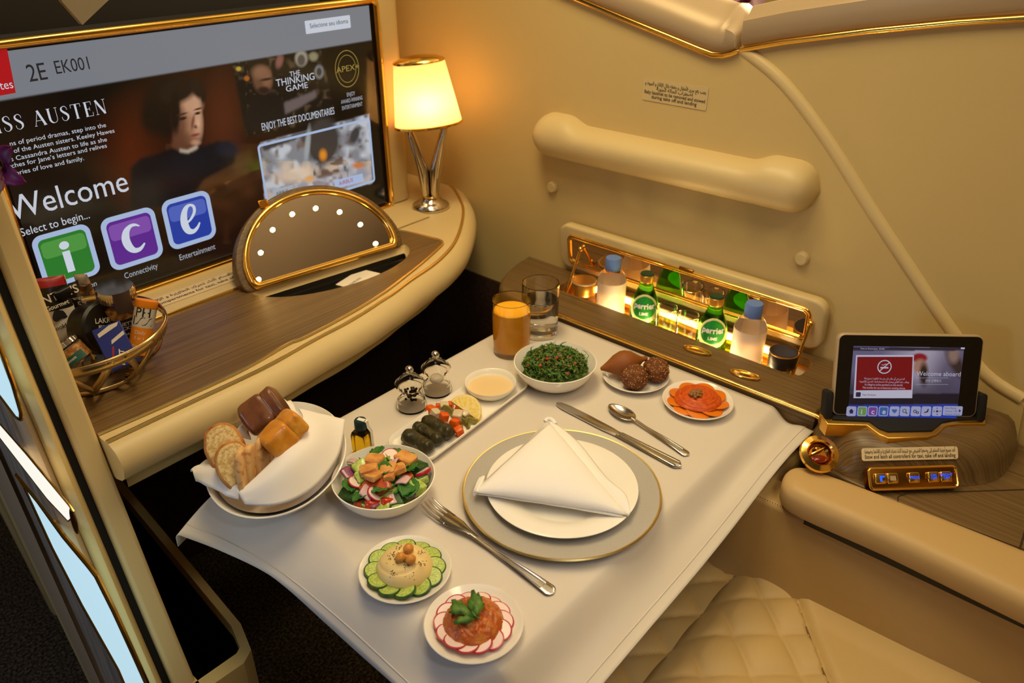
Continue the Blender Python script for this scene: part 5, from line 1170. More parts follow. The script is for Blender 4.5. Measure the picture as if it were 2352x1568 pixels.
# ---- red pepper dip
mc = (1.096, .522, T0); dish('dip_plate', 'small white plate of orange red pepper dip near the console', mc, .0615, .0125)
for k in range(9):
    a = k*2*PI/9+.2; m = MB().mat('pepper_slice'); M = rot((mc[0]+.0315*math.cos(a), mc[1]+.0315*math.sin(a), T0+.0120), (.16*math.sin(a), -.16*math.cos(a), a))
    m.slab([(.0225*math.cos(2*PI*j/24), .0215*math.sin(2*PI*j/24)) for j in range(24)], -.0009, .0009, .0006, 2, T=M); single('pepper_slice', m, 'thin orange slice fanned under the red pepper dip', 'slice', 'orange slices under the dip', auto=30)
m = MB().mat('muhammara')
m.grid(lambda u, v: (mc[0]+.0415*v*math.cos(2*PI*u)*(1+.03*math.sin(6*PI*u)), mc[1]+.0415*v*math.sin(2*PI*u)*(1+.02*math.sin(4*PI*u+1)), T0+.0150+.0145*max(0, 1-v**2.2)**.7+.0010*math.sin(v*46+2*math.sin(2*PI*u))*v*(1-v**6)+.0012*noise.noise(Vector((v*4*math.cos(6.28*u), v*4*math.sin(6.28*u), 2)))), 72, 40)
single('red_pepper_dip', m, 'mound of red pepper dip topped with a walnut', 'dip', auto=0)
c = Z(1599, 902, T0+.032); m = MB().mat('walnut')
for i in range(16):
    a = i*2.4; r_ = .0022*math.sqrt(i); m.lump((c.x+1.5*r_*math.cos(a), c.y+r_*math.sin(a), c.z+.002-.00025*i), (.0042, .0030, .0030), rot=(0, 0, a), amp=.5, freq=3, seed=i, nu=10, nv=8)
single('walnut', m, 'walnut half on the red pepper dip', 'nut', auto=60)
# ---- hummus
hc_ = (.487, .613, T0); dish('hummus_plate', 'small white plate of pale hummus ringed with cucumber', hc_, .0610, .0120)
for k in range(12):
    a = k*2*PI/12+.3; m = MB(); M = rot((hc_[0]+.0395*math.cos(a), hc_[1]+.0395*math.sin(a), T0+.0120+.0012*(k % 2)), (-.20*math.sin(a)+.05, .20*math.cos(a), a))
    cyl_slice(m, M, .0150, .0034, 'cuke_skin', 'cuke', 'cuke_seed'); single('cucumber_slice', m, 'round cucumber slice fanned around the pale hummus', 'cucumber', 'cucumber slices around the hummus', auto=30)
m = MB().mat('hummus')
def hz(u, v): return T0+.0150+.0215*max(0, 1-v**2.6)**.62 - .0012*(abs(math.sin(3*u+4*v)) > .985)
m.grid(lambda u, v: (hc_[0]+.0365*v*math.cos(2*PI*u), hc_[1]+.0365*v*math.sin(2*PI*u)*1.05, hz(u, v)+.0012*noise.noise(Vector((v*2*math.cos(6.28*u), v*2*math.sin(6.28*u), 7)))), 64, 36)
m.lathe([(.036, .010), (.0366, .0152)], (hc_[0], hc_[1], T0), 64, 1, 1.05)
HM = tag(m.obj('hummus', auto=0), 'smooth pale hummus mound with three chickpeas and dark spice', 'dip')
m = MB().mat('zaatar'); rz = random.Random(2)
for cxp, cyp, n_, sp in ((905, 1276, 26, 9), (967, 1295, 24, 8), (905, 1318, 18, 6), (935, 1298, 18, 8), (916, 1258, 10, 5), (968, 1270, 12, 8), (945, 1318, 8, 14), (900, 1290, 8, 12), (925, 1285, 14, 12)):
    for i in range(n_):
        x, y = rz.gauss(cxp, sp*.7), rz.gauss(cyp, sp*.5); p = Z(x, y, T0+.0355); m.lump((p.x, p.y, T0+.0366+rz.uniform(-.0006, .0004)), (rz.uniform(.0005, .0012), .0006, .0005), rot=(0, 0, rz.random()*3), nu=5, nv=4)
tag(m.obj('spice_sprinkle', HM), kind='stuff')
for x, y, lab in ((938, 1259, 'chickpea furthest back on the hummus'), (920, 1280, 'left of the two front chickpeas on the hummus'), (943, 1284, 'right of the two front chickpeas on the hummus')):
    m = MB().mat('chickpea'); m.lump(Z(x, y, T0+.041), (.0074, .0068, .0066), amp=.12, freq=2, seed=x, nu=18, nv=12); single('chickpea', m, lab, 'chickpea', 'chickpeas on the hummus')
# ---- aubergine dip
ec = (.482, .483, T0); dish('aubergine_plate', 'small white plate of brown aubergine dip ringed with radish at the near edge', ec, .0612, .0120)
for k in range(14):
    a = k*2*PI/14+.1; m = MB(); M = rot((ec[0]+.0350*math.cos(a), ec[1]+.0350*math.sin(a), T0+.0125+.0011*(k % 2)), (-.24*math.sin(a), .24*math.cos(a), a))
    cyl_slice(m, M, .0150, .0020, 'radish_skin', 'radish'); single('radish_slice', m, 'thin radish slice fanned around the brown aubergine dip', 'radish', 'radish slices around the aubergine dip', auto=30)
m = MB().mat('eggplant')
m.grid(lambda u, v: (ec[0]+.0375*v*math.cos(2*PI*u)*(1+.06*noise.noise(Vector((math.cos(6.28*u)*2, math.sin(6.28*u)*2, 3)))), ec[1]+.0375*v*math.sin(2*PI*u)*(1+.06*noise.noise(Vector((math.cos(6.28*u)*2, math.sin(6.28*u)*2, 9)))), T0+.0140+.0190*max(0, 1-v**2.4)**.7+.0055*noise.noise(Vector((v*3.2*math.cos(6.28*u), v*3.2*math.sin(6.28*u), 4)))*(1-v**4)+.0028*noise.noise(Vector((v*9*math.cos(6.28*u), v*9*math.sin(6.28*u), 4)))), 90, 46)
single('aubergine_dip', m, 'brown chunky aubergine dip under a parsley sprig', 'dip', auto=0)
PS = thing('parsley_sprig', 'green parsley sprig on the brown aubergine dip', 'parsley', Z(1085, 1408, T0+.038))
def lobed(pts, zc, name):
    P_ = [Z(x, y, zc) for x, y in pts]; m = MB().mat('parsley'); cen = sum(P_, Vector())/len(P_); n = len(P_)
    vs = [cen+Vector((0, 0, .003))] + P_ + [p.lerp(cen, .5)+Vector((0, 0, .0028)) for p in P_]
    fs = [(1+i, 1+(i+1) % n, 1+n+(i+1) % n, 1+n+i) for i in range(n)] + [(1+n+i, 1+n+(i+1) % n, 0) for i in range(n)]
    m.add(vs, fs); m.obj(name, PS, solid=.0005, auto=70)
zs_ = T0+.040
lobed([(1096, 1416), (1088, 1408), (1074, 1392), (1073, 1380), (1081, 1372), (1082, 1355), (1089, 1353), (1094, 1364), (1099, 1358), (1103, 1368), (1108, 1369), (1107, 1379), (1113, 1386), (1110, 1398), (1103, 1404)], zs_, 'leaflet')
lobed([(1092, 1416), (1080, 1418), (1062, 1410), (1047, 1411), (1029, 1406), (1036, 1399), (1034, 1392), (1038, 1387), (1036, 1376), (1046, 1375), (1052, 1380), (1060, 1377), (1066, 1386), (1076, 1394), (1084, 1406)], zs_-.002, 'leaflet')
lobed([(1092, 1418), (1086, 1425), (1074, 1432), (1056, 1431), (1043, 1435), (1040, 1427), (1047, 1422), (1053, 1415), (1064, 1416), (1074, 1411), (1084, 1412)], zs_-.004, 'leaflet')
m = MB().mat('parsley'); m.tube([Z(1084, 1404, zs_), Z(1090, 1413, zs_), Z(1100, 1420, zs_-.003)], .0012, 6); m.obj('stalk', PS)
# ---- oblong dish: stuffed leaves, pickles, lemon, sauce
od = Matrix.Translation((.8005, .8125, T0)) @ Matrix.Rotation(R(4.8), 4, 'Z')
pl_ = rrect(0, 0, .300, .096, .030, 10); m = MB().mat('porcelain')
m.rings([[(p[0], p[1], z) for p in inset(pl_, d)] for d, z in ((.012, .001), (.010, 0), (.007, .001), (.002, .007), (0, .0120), (.0004, .0132), (.0016, .0136), (.0030, .0126), (.005, .0070), (.009, .0046), (.016, .0044))], T=od)
single('oblong_dish', m, 'long white rounded dish holding stuffed leaves pickles and a sauce', 'dish', auto=50)
sc_ = (.884, .8225, T0+.0048)
prof = [(0, .001), (.026, .001), (.028, 0), (.031, 0), (.036, .004), (.0445, .014), (.0465, .0205), (.0460, .0215), (.0445, .0208), (.0425, .0150), (.037, .0075), (.03, .0048), (0, .0045)]
m = MB().mat('porcelain'); m.lathe(prof, sc_, 64); single('sauce_dish', m, 'small round white dish of pale sauce on the oblong dish', 'dish', auto=50)
m = MB().mat('tahini'); m.lathe([(.0372, .0082), (.0398, .0110), (.036, .0118), (0, .0118)], sc_, 56); single('tahini_sauce', m, 'pale cream sauce in the small round dish', 'sauce')
def roll(x0, y0, x1, y1, r, lab, seed):
    a, b = Z(x0, y0, T0+.0045+r), Z(x1, y1, T0+.0045+r); d = b-a; M = plane(a, Vector((-d.y, d.x, 0)), d); m = MB().mat('dolma'); loops = []
    for k in range(25):
        t = k/24; q = min(1, (min(t, 1-t)/.10+.02))**.5; l = []
        for j in range(22):
            an = 2*PI*j/22; rr = r*q*(1+.16*noise.noise(Vector((math.cos(an)*1.8, math.sin(an)*1.8, t*6+seed)))+.10*noise.noise(Vector((math.cos(an)*4, math.sin(an)*4, t*14+seed)))+.04*math.sin(an*3+t*14)); l.append((rr*math.cos(an)*1.12, d.length*t, rr*math.sin(an)*.92))
        loops.append(l)
    m.rings(loops, T=M); m.tube([(r*1.08*math.cos(an), d.length*(.55+.2*an/PI), r*.95*math.sin(an)) for an in [PI*k/10 for k in range(11)]], .0007, 5, T=M); single('stuffed_leaf', m, lab, 'stuffed leaf', 'stuffed vine leaves', auto=60)
roll(928, 995, 992, 1032, .0125, 'stuffed vine leaf nearest the left end of the oblong dish', 1)
roll(952, 976, 1015, 1015, .0112, 'stuffed vine leaf between the two others on the oblong dish', 5)
roll(973, 962, 1038, 1000, .0122, 'stuffed vine leaf beside the carrot cubes', 9)
zb_ = T0+.0115
for k, (x, y, mt, d, zz, lab, cat, nm) in enumerate(((989, 940, 'carrot', .0150, 0, 'orange carrot cube furthest left among the pickles', 'carrot', 'carrot_cube'), (1020, 957, 'carrot', .0150, .006, 'orange carrot cube behind the stuffed leaf and front of the turnip', 'carrot', 'carrot_cube'), (1056, 936, 'carrot', .0160, .007, 'orange carrot cube leaning on the lemon wedge', 'carrot', 'carrot_cube'), (1045, 971, 'carrot', .0158, .003, 'orange carrot cube next to the end of the stuffed leaf', 'carrot', 'carrot_cube'), (1054, 989, 'carrot', .0145, .003, 'orange carrot cube nearest the front rim of the oblong dish', 'carrot', 'carrot_cube'), (1008, 934, 'carrot', .0120, 0, 'small orange carrot cube half hidden behind the pale turnip', 'carrot', 'carrot_cube'), (1034, 930, 'carrot', .0120, .001, 'small orange carrot cube behind the green pickle by the lemon', 'carrot', 'carrot_cube'),
        (1000, 949, 'turnip', .0150, .005, 'pale turnip cube in front of the left carrot cubes', 'turnip', 'turnip_cube'), (1020, 933, 'turnip', .0155, .005, 'pale turnip cube at the back of the pickles', 'turnip', 'turnip_cube'), (1052, 954, 'turnip', .0180, .008, 'large pale turnip piece in the middle of the pickles', 'turnip', 'turnip_cube'), (1068, 951, 'turnip', .0130, .008, 'pale turnip piece on the right of the pickles', 'turnip', 'turnip_cube'))):
    m = MB().mat(mt); chunk(m, rot(Z(x, y, zb_+zz), (.3*math.sin(k*2.1), .3*math.cos(k*1.3), k*1.1)), (d*1.0, d*.95, d*.9), k, power=.3, amp=.10); single(nm, m, lab, cat, 'pickled carrot cubes' if cat == 'carrot' else 'pickled turnip cubes', auto=40)
for k, (x, y, zz, a, lab) in enumerate(((1030, 943, .004, .4, 'green pickle strip behind the carrot cubes'), (1082, 966, .003, 1.4, 'curved green pickle at the right end of the pickles'), (1056, 984, 0, 2.2, 'green pickle piece at the front rim of the oblong dish'), (1066, 972, 0, .2, 'flat green pickle under the right turnip piece'))):
    m = MB().mat('pickle'); M = rot(Z(x, y, zb_+zz), (.5, .2, a)); m.grid(lambda u, v: (.010*math.cos(2.4*(u-.5))-.007, .011*math.sin(2.4*(u-.5)), .010*(v-.5)), 12, 4, T=M); single('pickled_pepper', m, lab, 'pickle', 'green pickles', solid=.003, auto=60)
m = MB(); M = facing(Z(1067, 945, T0+.017), _r-_u*.72, -ray(1067, 945)+Vector((0, 0, .25))) @ Matrix.Scale(1.22, 4)
hp = [(.024*math.cos(PI*k/24), .024*math.sin(PI*k/24)) for k in range(25)]
m.mat('lemon_rind').slab(hp, -.005, .005, .001, 2, T=M, rb=.001)
for s in (1, -1):
    f = lambda q: [(p[0]*q, p[1]*q+.0006, s*.0052) for p in hp]
    m.mat('pith').add(f(.94), [tuple(range(25)) if s > 0 else tuple(range(24, -1, -1))], M)
    for w in range(5):
        a0, a1 = PI*(w+.07)/5, PI*(w+.93)/5; pts = [(.003*math.cos((a0+a1)/2), .0015+.003*math.sin((a0+a1)/2), s*.0055)] + [(.0205*math.cos(a0+(a1-a0)*q/6), .0005+.0205*math.sin(a0+(a1-a0)*q/6), s*.0055) for q in range(7)]
        m.mat('lemon').add(pts, [tuple(range(8)) if s > 0 else tuple(range(7, -1, -1))], M)
single('lemon_wedge', m, 'yellow lemon slice standing behind the pickles', 'lemon', auto=30)
# ---- mixed salad
sb = (.570, .748, T0); bowl('salad_bowl', 'white bowl of mixed salad with croutons in front of the oil bottle', sb)
m = MB().mat('lettuce'); m.lump((sb[0], sb[1], T0+.031), (.052, .052, .014), amp=.35, freq=2.5, seed=8, nu=30, nv=16)
flakes(m, sb, .052, 110, 'lettuce', .011, .006, .030, .022); flakes(m, sb, .052, 90, 'mint', .010, .006, .030, .022)
tag(m.obj('chopped_lettuce', auto=50), 'chopped green lettuce bed of the mixed salad', 'lettuce', kind='stuff')
def spx(X, Y): return 740+.26786*X, 780+.26786*Y
def held(q, c, rm):
    d = Vector((q.x-c[0], q.y-c[1], 0)); return q if d.length < rm else Vector((c[0], c[1], q.z))+d*(rm/d.length)
def sd(x, y, lift):
    q = dome(x, y, sb, .066, .030, .028); q = held(q, sb, .054); q.z = max(q.z, T0+.034)+lift; return q
def sal(nm, mt, X, Y, d, lab, cat, zz=0., power=.35, a=None, amp=.12, grp=None, tl=.45):
    m = MB().mat(mt); k = X*7+Y; a = a if a is not None else k*1.7
    x, y = spx(X, Y); chunk(m, rot(sd(x, y, zz), (tl*math.sin(k), tl*math.cos(k*1.3), a)), d, k % 50, power=power, amp=amp); single(nm, m, lab, cat, grp, auto=45)
for X, Y, s, lab in ((455, 1075, .030, 'square golden crouton at the back left of the mixed salad'), (405, 1160, .030, 'golden crouton at the left middle of the mixed salad'), (450, 1215, .026, 'golden crouton lying below the left middle one in the salad'), (720, 1065, .032, 'large golden crouton at the back right of the mixed salad'), (572, 1155, .026, 'darker crouton at the centre of the mixed salad'), (650, 1160, .027, 'pale square crouton right of the salad centre'), (580, 1222, .018, 'small crouton below the centre of the mixed salad')):
    sal('crouton', 'crouton', X, Y, (s*.9, s*.84, .009), lab, 'crouton', .011, .28, amp=.14, grp='croutons on the mixed salad', tl=.22)
for X, Y, s, dk, lab in ((215, 1355, .030, 1, 'dark skinned cucumber chunk at the left of the salad'), (335, 1110, .024, 0, 'pale cucumber chunk behind the left crouton'), (845, 1112, .027, 1, 'dark skinned cucumber chunk at the back right of the salad'), (815, 1283, .028, 0, 'pale square cucumber chunk at the right of the salad'), (535, 1470, .026, 0, 'pale cucumber chunk at the front rim of the salad bowl'), (855, 1205, .020, 1, 'dark cucumber strip under the radish piece'), (645, 1440, .026, 1, 'dark cucumber skin piece at the front of the salad'), (340, 1200, .020, 0, 'pale cucumber piece left of the crouton pair'), (400, 1480, .022, 1, 'dark cucumber piece at the front left rim of the salad bowl')):
    m = MB(); x, y = spx(X, Y); M = rot(sd(x, y, .004), (.35*math.sin(X), .35*math.cos(Y), X*.9)); m.mat('cuke_skin' if dk else 'cuke'); chunk(m, M, (s, s*.8, s*.6), X % 40, power=.3); 
    m.mat('cuke' if dk else 'cuke_skin'); chunk(m, M @ Matrix.Translation((0, s*.16, -.0012 if dk else -.003)), (s*.94, s*.64, s*.6), X % 40, power=.3); single('cucumber_chunk', m, lab, 'cucumber', 'cucumber chunks in the mixed salad', auto=45)
for X, Y, s, mt, lab in ((238, 1172, .030, 'onion_purple', 'purple onion piece at the left rim of the salad'), (685, 1238, .026, 'onion', 'pinkish onion piece at the salad centre right'), (400, 1330, .030, 'onion', 'pale onion piece left of the mint leaf'), (440, 1470, .028, 'onion_purple', 'curved purple onion piece at the front of the salad'), (620, 1075, .024, 'onion', 'pale onion piece between the two back croutons'), (290, 1090, .028, 'onion', 'thin onion ring at the back left of the salad'), (770, 1410, .026, 'onion_purple', 'purple onion sliver at the front right of the salad'), (610, 1400, .022, 'onion', 'pale onion piece at the front of the salad')):
    m = MB().mat(mt); x, y = spx(X, Y); M = rot(sd(x, y, .004), (.6*math.sin(X), .5*math.cos(Y), X*.7)); m.grid(lambda u, v: (s*.55*math.sin(1.7*(u-.5)), s*.8*(v-.5)*(1-.5*abs(u-.5)), s*.55*(math.cos(1.7*(u-.5))-.8)), 12, 8, T=M); single('onion_piece', m, lab, 'onion', 'onion pieces in the mixed salad', solid=.0028, auto=60)
for X, Y, lab in ((302, 1245, 'thin radish slice at the left of the mixed salad'), (585, 1022, 'thin radish slice at the back of the mixed salad'), (460, 1345, 'red rimmed radish slice beside the mint leaf')):
    m = MB(); x, y = spx(X, Y); cyl_slice(m, rot(sd(x, y, .005), (.5*math.sin(X), .5*math.cos(Y), 0)), .0135, .0022, 'radish_skin', 'radish'); single('radish_slice', m, lab, 'radish', 'radish slices in the mixed salad', auto=30)
m = MB(); x, y = spx(870, 1165); cyl_slice(m, rot(sd(x, y, .006), (.5, -.3, R(200))), .017, .005, 'radish_skin', 'radish', arc=PI); single('radish_slice', m, 'half radish slice with red skin at the right rim of the salad', 'radish', 'radish slices in the mixed salad', auto=30)
for X, Y, s, mt, lab in ((432, 1422, .034, 'tomato', 'round cherry tomato half at the front of the salad'), (315, 1448, .030, 'tomato_flesh', 'orange red tomato chunk at the front left of the salad'), (552, 1385, .028, 'tomato', 'red tomato piece under the mint leaf'), (520, 1268, .034, 'tomato_flesh', 'soft tomato chunk at the centre of the salad'), (735, 1185, .026, 'tomato_flesh', 'tomato chunk right of the pale crouton'), (392, 1268, .028, 'tomato_flesh', 'tomato chunk under the left crouton pair'), (575, 1115, .024, 'tomato_flesh', 'tomato chunk behind the central crouton')):
    sal('tomato_piece', mt, X, Y, (s*.8, s*.66, s*.5), lab, 'tomato', 0, .6 if mt == 'tomato' else .4, grp='tomato pieces in the mixed salad')
for X, Y, l, w, a, lab in ((525, 1325, .034, .011, 1.05, 'upright mint leaf at the front of the mixed salad'), (745, 1315, .042, .016, 2.3, 'large mint leaf at the right front of the mixed salad'), (755, 1350, .036, .013, 2.0, 'second mint leaf tucked under the large right one'), (660, 985, .036, .011, .9, 'mint leaf at the back of the mixed salad'), (480, 1005, .030, .012, 2.2, 'mint leaf at the back left of the mixed salad'), (805, 1030, .030, .013, .2, 'mint leaf at the back right of the mixed salad'), (520, 1160, .034, .013, .5, 'mint leaf between the croutons'), (245, 1290, .032, .012, 2.6, 'mint leaf at the left of the mixed salad'), (330, 1395, .030, .012, 1.6, 'mint leaf above the front left tomato chunk'), (765, 1150, .026, .012, 1.2, 'mint leaf behind the tomato chunk on the right')):
    m = MB().mat('mint'); x, y = spx(X, Y); leaf(m, rot(sd(x, y, .010), (.25*math.sin(X), .3*math.cos(Y), a)), l, w); single('mint_leaf', m, lab, 'mint', 'mint leaves on the mixed salad', solid=.0006, auto=60)
# ---- bread bowl
bc = (.490, .897, T0); BA = R(46)
def ob(prof, **k):
    loops = []
    for r_, z_ in prof:
        l = []
        for j in range(80):
            a = 2*PI*j/80; x, y = r_*1.0*math.cos(a), r_*.80*math.sin(a); up = .010*(r_/.126)**3*math.cos(a)
            l.append((bc[0]+x*math.cos(BA)-y*math.sin(BA), bc[1]+x*math.sin(BA)+y*math.cos(BA), T0+z_+up*(z_ > .02)))
        loops.append(l)
    return loops
m = MB().mat('porcelain'); m.rings(ob([(.055, .001), (.060, 0), (.066, 0), (.072, .004), (.097, .022), (.117, .040), (.1265, .052), (.1280, .0540), (.1260, .0550), (.1240, .0532), (.113, .041), (.092, .024), (.068, .0075), (.05, .006)])); single('bread_bowl', m, 'large oval white bowl lined with a napkin and filled with bread', 'bowl', auto=50)
def at4(m, A, B, Cc, D, bulge=0., n=16, seed=0, wav=.003):
    """cloth stretched between four corner points A-B (near edge) and D-C (far edge)"""
    A, B, Cc, D = map(Vector, (A, B, Cc, D)); nn = (B-A).cross(D-A).normalized()
    m.grid(lambda u, v: A.lerp(B, u).lerp(D.lerp(Cc, u), v) + nn*(bulge*math.sin(PI*u)*math.sin(PI*v)+wav*noise.noise(Vector((u*3, v*3, seed)))), n, n)
BN = thing('bread_napkin', 'white napkin folded over the bread in the oval bowl', 'napkin', (.5, .87, T0+.05))
m = MB().mat('napkin'); 
far = spline([Z(548, 1131, T0+.070), Z(612, 1074, T0+.090), Z(660, 1018, T0+.108), Z(694, 966, T0+.118), Z(686, 940, T0+.116)], 8)
near = spline([Z(563, 1157, T0+.058), Z(640, 1158, T0+.060), Z(720, 1120, T0+.062), Z(775, 1050, T0+.066), Z(793, 964, T0+.075)], 8)
m.grid(lambda u, v: along(far, u).lerp(along(near, u), v)+Vector((0, 0, .016*math.sin(PI*v)*math.sin(PI*min(1, u*1.05))+.003*noise.noise(Vector((u*4, v*3, 1))))), 32, 18); m.obj('front_fold', BN, auto=0, solid=-.0018)
m = MB().mat('napkin'); f2 = spline([Z(439, 1084, T0+.062), Z(470, 1062, T0+.070), Z(497, 1057, T0+.074), Z(535, 1090, T0+.066), Z(556, 1130, T0+.062)], 6); n2 = spline([Z(452, 1104, T0+.058), Z(478, 1117, T0+.058), Z(500, 1126, T0+.058), Z(525, 1140, T0+.058), Z(550, 1146, T0+.060)], 6)
m.grid(lambda u, v: along(f2, u).lerp(along(n2, u), v)+Vector((0, 0, .010*math.sin(PI*v)+.003*noise.noise(Vector((u*5, v*4, 4))))), 24, 10); m.obj('left_tail', BN, auto=0, solid=-.0018)
m = MB().mat('napkin'); at4(m, Z(535, 1000, T0+.075), Z(575, 1010, T0+.08), Z(566, 965, T0+.100), Z(552, 975, T0+.095), .004, 10); m.obj('back_fold', BN, auto=0, solid=-.0018); m = MB().mat('napkin'); at4(m, Z(655, 940, T0+.10), Z(690, 960, T0+.10), Z(672, 922, T0+.090), Z(645, 915, T0+.090), .004, 10, 5); m.obj('back_fold', BN, auto=0, solid=-.0018)
m = MB().mat('napkin'); m.grid(lambda u, v: Z(675+12*u-8*v, 1090+(52+6*math.sin(9*u))*v+0*u, T0+.078-.018*v)+Vector((.008*math.sin(PI*u*2), .010*math.cos(PI*u*2), 0)), 20, 10); m.obj('front_corner', BN, auto=0, solid=-.0016)
m = MB().mat('napkin'); m.rings(ob([(.03, .012), (.07, .016), (.100, .034), (.112, .046)]), True, True, False); m.obj('lining', BN, auto=0)
def loaf(nm, mt, quad, z0, th, lab, crease=None, seed=0, power=.42, zo=(.012, .032, .006, -.026)):
    q = [Z(x, y, z0+dz) for (x, y), dz in zip(quad, zo)]; c = sum(q, Vector())/4; q = [c+(v-c)*1.10 for v in q]; X = (q[1]-q[0]+q[2]-q[3])/2; Yv = (q[3]-q[0]+q[2]-q[1])/2
    M = plane(c, X, Yv); m = MB().mat(mt); rx, ry = X.length/2, Yv.length/2
    for u0, u1, hh, pw in (((-1, crease+.12, 1, power), (crease-.12, 1, .95, power)) if crease is not None else ((-1, 1, 1, power),)):
        loops = []; ux, cx0 = rx*(u1-u0)/2, rx*(u0+u1)/2
        for i in range(29):
            th_ = PI*i/28; l = []
            for j in range(52):
                ph = 2*PI*j/52; f = lambda v: math.copysign(abs(v)**pw, v); d = Vector((f(math.sin(th_))*f(math.cos(ph)), f(math.sin(th_))*f(math.sin(ph)), -f(math.cos(th_)))); k = 1+.05*noise.noise(d*2+Vector((seed, u0, 0)))
                l.append(Vector((cx0+d.x*ux*k, d.y*ry*k*hh**.5, d.z*th*k*hh)))
            loops.append(l)
        m.rings(loops, T=M)
    T = thing(nm, lab, 'bread roll', c); m.obj('roll', T, auto=70); rl = random.Random(seed+3); mm = MB().mat('oat')
    for i in range(46):
        u, v = rl.uniform(.25, .95), rl.uniform(-.85, .9); p = M @ Vector((u*rx*.85, v*ry*.85, th*1.02)); mm.lump(p, (.0022, .0011, .0007), rot=(0, 0, rl.random()*3), nu=6, nv=4)
    tag(mm.obj('oat_flakes', T), kind='stuff')
loaf('bread_roll', 'dark_roll', [(551, 936), (622, 893), (666, 945), (588, 1006)], T0+.108, .026, 'dark brown square roll at the back of the bread bowl', .42, 2)
loaf('bread_roll', 'yellow_roll', [(598, 1002), (668, 942), (699, 978), (632, 1056)], T0+.110, .026, 'golden yellow roll beside the napkin in the bread bowl', .30, 6)
def slice_(quad, z0, z1, th, lab, seed, skin='crust', face='crumb', nm='bread_slice', cat='bread slice', tag_='ciabatta slices in the bread bowl'):
    """px of: bottom, top, and a point giving the width"""
    a, b, w = Z(*quad[0], z0), Z(*quad[1], z1), quad[2]; up = b-a; c = (a+b)/2; side = Vector((.93, -.36, .12)); M = plane(c, side, up); L_ = up.length/2
    pts = [(w*abs(math.cos(t))**.8*math.copysign(1, math.cos(t))*(1+.06*noise.noise(Vector((math.cos(t)*2, math.sin(t)*2, seed)))), L_*math.sin(t)) for t in [2*PI*k/40 for k in range(40)]]
    T = thing(nm, lab, cat, c, group=tag_); m = MB().mat(skin); m.slab(pts, -th/2, th/2, th*.15, 3, T=M, rb=th*.35); m.obj('crust', T, auto=50)
    m = MB().mat(face); m.rings([[(p[0], p[1], th/2-.0005) for p in inset(pts, .0035)], [(p[0], p[1], th/2+.0012) for p in inset(pts, .0045)], [(p[0], p[1], th/2+.0016) for p in inset(pts, .010)]], True, False, True, T=M); m.obj('crumb_face', T, auto=50)
slice_(((527, 1098), (512, 970), .028), T0+.055, T0+.120, .024, 'bread slice at the far left of the bread bowl', 1)
slice_(((556, 1124), (528, 1014), .027), T0+.058, T0+.114, .024, 'bread slice leaning in front of the left slice', 4)
def pita(p0, p1, w, th, lab, seed):
    a, b = Z(*p0, T0+.060), Z(*p1, T0+.118); up = b-a; M = plane(a, Vector((.80, .58, .1)), up); L_ = up.length
    pts = ccw([(-w, 0), (w, 0), (w*.9, L_*.5), (w*.35, L_*.95), (0, L_), (-w*.35, L_*.95), (-w*.9, L_*.5)]); pts = [p.to_2d() for p in spline([Vector((x, y, 0)) for x, y in pts], 5, True)]
    m = MB().mat('pita'); m.slab(pts, -th/2, th/2, th*.45, 3, T=M, rb=th*.45); single('pita_piece', m, lab, 'flatbread', 'flatbread pieces in the bread bowl', auto=60)
pita((578, 1110), (563, 1016), .026, .010, 'flatbread piece next to the front bread slice', 1); pita((594, 1095), (580, 1008), .026, .010, 'flatbread piece between the two others', 2); pita((612, 1078), (594, 1010), .026, .010, 'flatbread piece next to the golden roll', 3)
# ================================================================== snack bowl on the desk
mat('lattice', (196, 172, 124), .26, 1)
sbc = Vector((.368, 1.188, DZ+.0008)); SB = thing('snack_bowl', 'gold lattice bowl full of snack packets at the left end of the desk', 'bowl', sbc)
def sph(a, t, k=1.):  # a round the bowl, t from foot 0 to rim 1
    r = (.050+.072*math.sin(t*PI/2*.92)**1.0)*k; return sbc+Vector((r*math.cos(a), r*math.sin(a), .003+.082*t**1.35))
m = MB().mat('lattice'); rl = random.Random(9)
def ribbon(m, f, n, w):
    vs = []
    for i in range(n+1):
        t = i/n; p, q = f(t), f(min(1, t+.02)) if t < .99 else f(t)
        d = (q-p) if t < .99 else (f(t)-f(t-.02)); c = Vector((sbc.x, sbc.y, p.z)); nr = (p-c).normalized(); s = d.cross(nr).normalized()*(w/2); vs += [p+s, p-s]
    m.add(vs, [(2*i, 2*i+1, 2*i+3, 2*i+2) for i in range(n)])
for i in range(17):
    a0 = i*2*PI/17+rl.uniform(-.1, .1); da = (1 if i % 2 else -1)*rl.uniform(.4, .9); ribbon(m, lambda t: sph(a0+da*t, t), 14, rl.uniform(.008, .012))
m.obj('lattice', SB, solid=.0008, auto=0)
m = MB().mat('lattice'); ribbon(m, lambda t: sph(2*PI*t, .93+.04*math.sin(2*PI*t+2.2)), 80, .016); ribbon(m, lambda t: sph(2*PI*t, .30+.05*math.sin(4*PI*t)), 80, .006); m.obj('rim_band', SB, solid=.0016, auto=0)
m = MB().mat('lattice'); m.lathe([(0, 0), (.052, 0), (.056, .003), (.052, .005), (0, .004)], sbc, 48); m.tube([sph(2*PI*k/60, 1.0) for k in range(60)], .0016, 8, closed=True); m.obj('foot_and_rim', SB)
mat('pack_black', (22, 19, 18), .28, bump=(60, .5, .003)); mat('pack_white', (206, 200, 190), .4); mat('pack_red', (150, 24, 28), .35); mat('pack_gold', (200, 140, 50), .35, .5); mat('teal_label', (20, 82, 74), .5); mat('brown_label', (84, 66, 58), .6)
